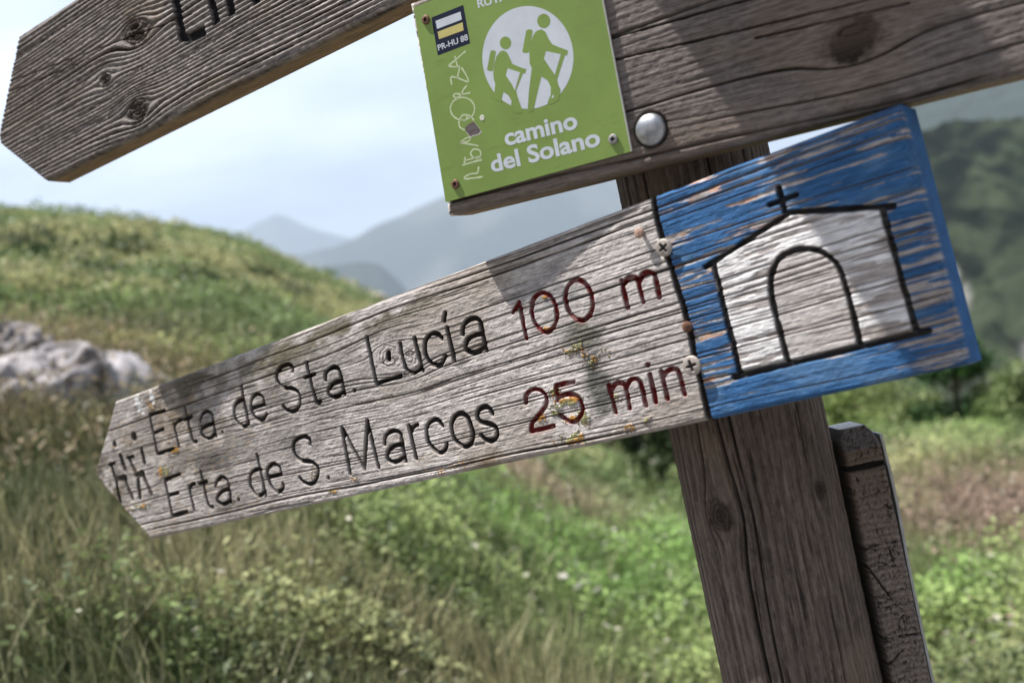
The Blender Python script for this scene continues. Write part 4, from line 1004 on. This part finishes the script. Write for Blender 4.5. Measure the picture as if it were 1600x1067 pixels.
for i, (px, d, h, wd, c, lab) in enumerate([
    (1335, 16.5, 1.0, 1.3, (.22, .28, .10), 'yellow-green shrub between the post and the end-on board'),
    (1405, 18, 1.0, 1.3, (.21, .26, .10), 'yellow-green shrub left of the dark small tree'),
    (1575, 16, .85, 1.0, (.16, .22, .08), 'green shrub just right of the dark small tree'),
    (1640, 15, .95, 1.1, (.17, .22, .09), 'green shrub cut by the right edge of the picture'),
    (945, 16, 1.0, 1.4, (.15, .19, .09), 'grey-green shrub left of the dark upright shrub'),
    (1060, 17, 1.3, 1.2, (.13, .17, .08), 'grey-green shrub half hidden by the post')]):
    tree('shrub', px, d, h, wd, c, 20 + i, lab, 'shrub', G_, leaf=.04, n=3800)
# low bushes dotted on the hill
rngb = np.random.RandomState(8)
HB = [((60,420),26),((120,440),22),((250,425),26),((100,475),17),((165,470),19),((215,540),14),((330,500),20),((390,440),30),((440,470),26),((360,560),15),((180,400),30),((20,395),30),((420,560),16),((300,450),24)]
names = ['far left under the crest','far left mid slope','on the open slope above the pale tuft','above the grey rocks','above the right end of the rocks','just above the rocks at their right','mid slope below the crest','near the crest at its centre','on the right shoulder of the hill','close above the top of the board','high on the left slope','at the left picture edge','above the board letters','in the middle of the hill']
for i, ((px, py), d) in enumerate(HB):
    a0, t0 = azel(px, py)
    # find the distance at which the sight line meets the slope
    rs = np.linspace(5, 45, 400); zz = ground_z(rs * math.sin(a0), rs * math.cos(a0)) - CZ; k = np.argmax(zz > rs * t0) if (zz > rs * t0).any() else 399
    R = rs[k]; sz = .028 * R * rngb.uniform(.7, 1.3)
    n = 900; P = rngb.normal(0, .5, (n, 3)) * [sz * 1.2, sz * 1.2, sz * .6]; P[:, 2] = np.abs(P[:, 2])
    a = rngb.normal(size=(n, 3)); a /= np.linalg.norm(a, axis=1)[:, None]; b = np.cross(a, rngb.normal(size=(n, 3))); b /= np.linalg.norm(b, axis=1)[:, None]
    s = sz * .10; V = np.stack([P - a * s, P - b * s * .6, P + a * s, P + b * s * .6], 1)
    C = np.array([[.045, .075, .03], [.07, .10, .04], [.11, .13, .07]][i % 3]) * (.6 + .8 * rngb.rand(n))[:, None]
    o = mesh('low_bush', V.reshape(-1, 3), np.arange(n * 4).reshape(-1, 4), C=np.repeat(C[:, None], 4, 1).reshape(-1, 3), mat=LEAF, smooth=False)
    x, y = R * math.sin(a0), R * math.cos(a0); o.location = (x, y, float(ground_z(np.array([x]), np.array([y]))[0]) - .02)
    tag(o, 'small dark bush on the grassy hill, ' + names[i], 'bush', 'low bushes dotted over the hill')

# ---------- limestone rocks on the slope
ROCK = mat_vcol('limestone', rough=.85, spec=.2, nscale=9, amt=.25, bump=.7, dist=.03)
def slope_hit(px, py, r0=3, r1=45):
    a0, t0 = azel(px, py); rs = np.linspace(r0, r1, 900); zz = ground_z(rs * math.sin(a0), rs * math.cos(a0)) - CZ
    ok = zz > rs * t0; k = np.argmax(ok) if ok.any() else 899; R = rs[k]
    return R * math.sin(a0), R * math.cos(a0), zz[k] + CZ, R
def rock(px, py, wpx, hpx, seed, label, col=(.42, .39, .38), depth=.7, r1=45, group='grey rocks on the slope', sq=1.0):
    x, y, z, R = slope_hit(px, py, 3, r1); sx = wpx * R / FP / 2; sz = hpx * R / FP
    n, m = 90, 60; th = np.linspace(0, 2 * math.pi, n, endpoint=False); ph = np.linspace(0, math.pi, m)
    T, Ph = np.meshgrid(th, ph, indexing='ij'); dx, dy, dz = np.cos(T) * np.sin(Ph), np.sin(T) * np.sin(Ph), np.cos(Ph)
    cc = np.cos(T) * 2 + 20; ss = np.sin(T) * 2 + 20
    nz = fbm(cc + Ph, ss + Ph * 1.7, seed, 5, .6) - .55 * sst(.12, .0, np.abs(fbm(cc * 1.6, ss * 1.6 + Ph * 2.1, seed + 9, 3) - .5)) * .35
    r = .62 + .75 * nz
    X = np.sign(dx) * np.abs(dx)**.8 * r * sx; Y = dy * r * sx * depth; Z = np.sign(dz) * np.abs(dz)**.7 * r * sz
    ft = fbm(cc * 3, ss * 3 + Ph * 4, seed + 3, 4)
    C = np.array(col) * (.35 + 1.0 * ft)[..., None]; C = mixc(C, (.10, .085, .075), sst(.52, .62, fbm(cc * 2, ss * 2 + Ph * 5, seed + 5, 4)) * .8)
    F = grid_faces(n, m, flip=True); last = (n - 1) * m + np.arange(m); first = np.arange(m)
    F = np.concatenate([F, np.stack([last[:-1], first[:-1], first[1:], last[1:]], 1)[:, ::-1]])
    o = mesh('rock', np.stack([X, Y, Z], -1).reshape(-1, 3), F, C=C.reshape(-1, 3), mat=ROCK)
    o.location = (x, y, z + .15 * sz); o.rotation_euler = (0, 0, -math.atan2(x, y))
    return tag(o, label, 'rock', group)
rock(85, 672, 260, 92, 31, 'large pale grey boulder left of the arrow tip, widest of the rocks', (.36, .34, .35))
rock(20, 598, 150, 64, 32, 'pale grey boulder at the left picture edge, above the widest one', (.35, .33, .34))
rock(222, 652, 105, 56, 33, 'brownish boulder at the right end of the rocks above the tip', (.28, .24, .21))
rock(20, 640, 60, 20, 34, 'small pinkish rock low at the left picture edge', (.40, .34, .31))
rock(165, 655, 70, 22, 35, 'small dark rock under the widest boulder', (.26, .23, .22))
rock(3, 465, 36, 22, 36, 'small reddish rock at the left edge, high on the slope', (.36, .28, .24))
rock(585, 474, 34, 12, 37, 'pale rock on the crest of the hill touching the board top', (.55, .48, .42))
rock(545, 450, 26, 7, 38, 'small pinkish rock on the crest left of the pale one', (.44, .34, .28))
rock(478, 421, 26, 5, 39, 'low pinkish rock higher on the crest line', (.42, .33, .27))

# ---------- single weeds
STEM = mat_flat('weed_stem', (.20, .23, .13), rough=.7, var=.2, scale=40)
DRY = mat_flat('dry_stalk', (.13, .10, .08), rough=.8, var=.3, scale=40)
UMB = mat_flat('white_petals', (.62, .60, .50), rough=.7, var=.1, scale=80)
YELF = mat_flat('yellow_petals', (.75, .55, .05), rough=.6, var=.1, scale=80)
def weed(px, py, dist, hgt, heads, label, name, mat, headmat, hs):
    p = at(px, py, dist); zg = float(ground_z(np.array([p[0]]), np.array([p[1]]))[0]); hgt = max(.15, p[2] - zg)
    root = empty(name, Matrix.Translation((p[0], p[1], zg)), label, 'plant')
    V, Q = tube_np([(0, 0, -.03), (.01, 0, hgt * .4), (-.004, .01, hgt * .75), (0, 0, hgt)], [.004, .0035, .0028, .0018])
    tips = [(0, 0, hgt)]
    for k, (dx, dz) in enumerate(heads):
        tips.append((dx, .01, hgt + dz)); v, q = tube_np([(0, 0, hgt * .7), (dx * .6, .005, hgt * .85), (dx, .01, hgt + dz)], [.0022, .0018, .0012]); b = len(V); V += v; Q += [[i + b for i in f] for f in q]
    o = mesh('stem', V, Q, mat=mat); o.parent = root
    rng = np.random.RandomState(5)
    for t in tips if headmat else []:
        n = 26; P = np.array(t) + rng.normal(0, .4, (n, 3)) * [hs, hs, hs * .35]
        a = rng.normal(size=(n, 3)); a[:, 2] *= .3; a /= np.linalg.norm(a, axis=1)[:, None]; b = np.cross(a, [0, 0, 1.]) ; s = hs * .3
        V2 = np.stack([P - a * s, P - b * s, P + a * s, P + b * s], 1)
        o = mesh('flower', V2.reshape(-1, 3), np.arange(n * 4).reshape(-1, 4), mat=headmat, smooth=False); o.parent = root
weed(371, 930, 3.3, .5, [(.03, -.03)], 'tall thin weed with two white flower heads below the letters', 'flowering_weed', STEM, UMB, .012)
weed(228, 921, 3.6, .3, [], 'single yellow flower in the grass at lower left', 'yellow_flower', STEM, YELF, .010)
weed(100, 600, 6.2, .8, [(.06, -.2), (-.05, -.12)], 'dark dry stalk standing in front of the grey boulders', 'dry_weed', DRY, None, 0)
weed(462, 800, 4.5, .4, [(.03, -.02), (-.03, -.04)], 'pale green weed just below the lower edge of the board', 'flowering_weed', STEM, UMB, .014)

# ---------- mountains
MOUNT = mat_vcol('forested_slope', rough=.95, spec=.05, nscale=.02, amt=.3, bump=.6, dist=30)
def mountain(name, sil, rc, r0, r1, zbase, colf, rough, seed, fade=(.04, .04), nr=90, naz=420):
    S = np.array([azel(*p) for p in sil]); S = S[np.argsort(S[:, 0])]
    a0, a1 = S[0, 0] - fade[0], S[-1, 0] + fade[1]
    az = np.linspace(a0, a1, naz); el = np.interp(az, S[:, 0], S[:, 1])
    kk = np.ones(9) / 9; el = np.convolve(np.pad(el, 4, mode='edge'), kk, 'valid')
    hc = el * rc + CZ
    edge = sst(a0, S[0, 0], az) * sst(a1, S[-1, 0], az); hc = zbase + (hc - zbase) * edge
    rr = np.concatenate([np.linspace(r0, rc, int(nr * .7), endpoint=False), np.linspace(rc, r1, int(nr * .3))])
    A, R = np.meshgrid(az, rr, indexing='ij'); X = R * np.sin(A); Y = R * np.cos(A)
    t = np.where(R < rc, (R - r0) / (rc - r0), 1 - (R - rc) / (r1 - rc))
    prof = np.where(R < rc, t**1.15, sst(0, 1, t))
    rid = 1 - np.abs(fbm(X / rc * 9 + 50, Y / rc * 5 + 50, seed, 4) - .5) * 2
    H = zbase + (hc[:, None] - zbase) * prof
    H = H + (rid - .75) * rough * (hc[:, None] - zbase) * np.sin(np.clip(t, 0, 1) * math.pi)**.8 + rough * .12 * (hc[:, None] - zbase) * (fbm(X / rc * 60, Y / rc * 60, seed + 1, 4) - .5) * t
    if name == 'forested_hill': H = H + 12 * (fbm(X * .085, Y * .085, seed + 30, 3) - .4) * sst(0, .1, t)
    C = colf(X, Y, t, seed)
    o = mesh(name, np.stack([X, Y, H], -1).reshape(-1, 3), grid_faces(naz, len(rr), flip=True), C=C.reshape(-1, 3), mat=MOUNT)
    return tag(o, kind='structure')
def c_forest(X, Y, t, seed):
    f = fbm(X * .025, Y * .025, seed + 2, 5); g = fbm(X * .008, Y * .008, seed + 3, 3)
    tr = fbm(X * .09, Y * .09, seed + 12, 3)
    C = np.array([.003, .006, .003]) + np.array([.026, .032, .017]) * (sst(.42, .66, .45 * f + .55 * tr))[..., None]
    C = mixc(C, (.026, .032, .018), sst(.55, .68, g) * .5)
    # white limestone screes
    for (px, py, w_, h_) in ((1520, 490, .030, .035), (1590, 455, .022, .02), (1580, 515, .035, .018), (1470, 395, .015, .012), (1500, 420, .012, .015), (1560, 590, .02, .012)):
        a, e = azel(px, py); A = np.arctan2(X, Y); R = np.hypot(X, Y)
        tt = {490: .35, 455: .42, 515: .30, 395: .6, 420: .55, 590: .2}[py]
        m = np.exp(-((A - a) / w_)**2 - ((t - tt) / (h_ * 2.2))**2) * (.45 + 1.1 * fbm(X * .02, Y * .02, 9, 4))
        C = mixc(C, (.19, .18, .17), sst(.4, .85, m * (.4 + 1.2 * fbm(X * .06, Y * .06, 10, 3))) * (R < 2100))
    return C
def c_far(X, Y, t, seed):
    f = fbm(X * .002, Y * .002, seed + 2, 5)
    return np.array([.025, .035, .025]) + np.array([.05, .05, .045]) * (sst(.45, .7, f))[..., None]
FH = mountain('forested_hill', [(1000, 640), (1100, 520), (1200, 420), (1300, 300), (1360, 250), (1420, 217), (1470, 203), (1530, 192), (1600, 188), (1750, 150), (1900, 180)], 700, 260, 1300, -130, c_forest, .16, 70, naz=520, nr=160)
mountain('mountain', [(1230, 300), (1330, 214), (1420, 135), (1520, 90), (1600, 62), (1800, 20)], 2900, 1700, 4600, -330, c_far, .12, 80)
mountain('mountain', [(380, 480), (440, 440), (500, 417), (560, 409), (592, 412), (612, 428), (645, 462), (700, 520), (800, 600)], 5600, 3900, 8000, -330, c_far, .08, 81)
mountain('mountain', [(420, 418), (460, 402), (520, 386), (560, 370), (590, 351), (640, 331), (700, 303), (760, 276), (820, 262), (900, 268), (980, 283), (1090, 320), (1180, 345), (1250, 400)], 9000, 6500, 13000, -330, c_far, .12, 82)
mountain('mountain', [(200, 420), (330, 388), (370, 366), (400, 349), (430, 335), (447, 338), (480, 354), (520, 367), (570, 377), (640, 386), (760, 400)], 15500, 13300, 20000, -330, c_far, .10, 83)

# ---------- haze: one closed box of thin even air round everything
def haze_box():
    hx = 24000; z0, z1 = -800, 3300
    V = [(x, y, z) for x in (-hx, hx) for y in (-hx, hx) for z in (z0, z1)]
    Q = [[0, 1, 3, 2], [4, 6, 7, 5], [0, 4, 5, 1], [2, 3, 7, 6], [0, 2, 6, 4], [1, 5, 7, 3]]
    m = bpy.data.materials.new('haze_air'); m.use_nodes = True; t = m.node_tree; t.nodes.clear()
    v = t.nodes.new('ShaderNodeVolumePrincipled'); v.inputs['Color'].default_value = (.70, .83, 1, 1); v.inputs['Density'].default_value = 1.0e-4
    v.inputs['Anisotropy'].default_value = .0
    o = t.nodes.new('ShaderNodeOutputMaterial'); t.links.new(v.outputs[0], o.inputs['Volume'])
    b = mesh('haze', V, Q, mat=m, smooth=False); tag(b, 'pale blue summer haze over the far mountains', 'haze', kind='stuff')
haze_box()
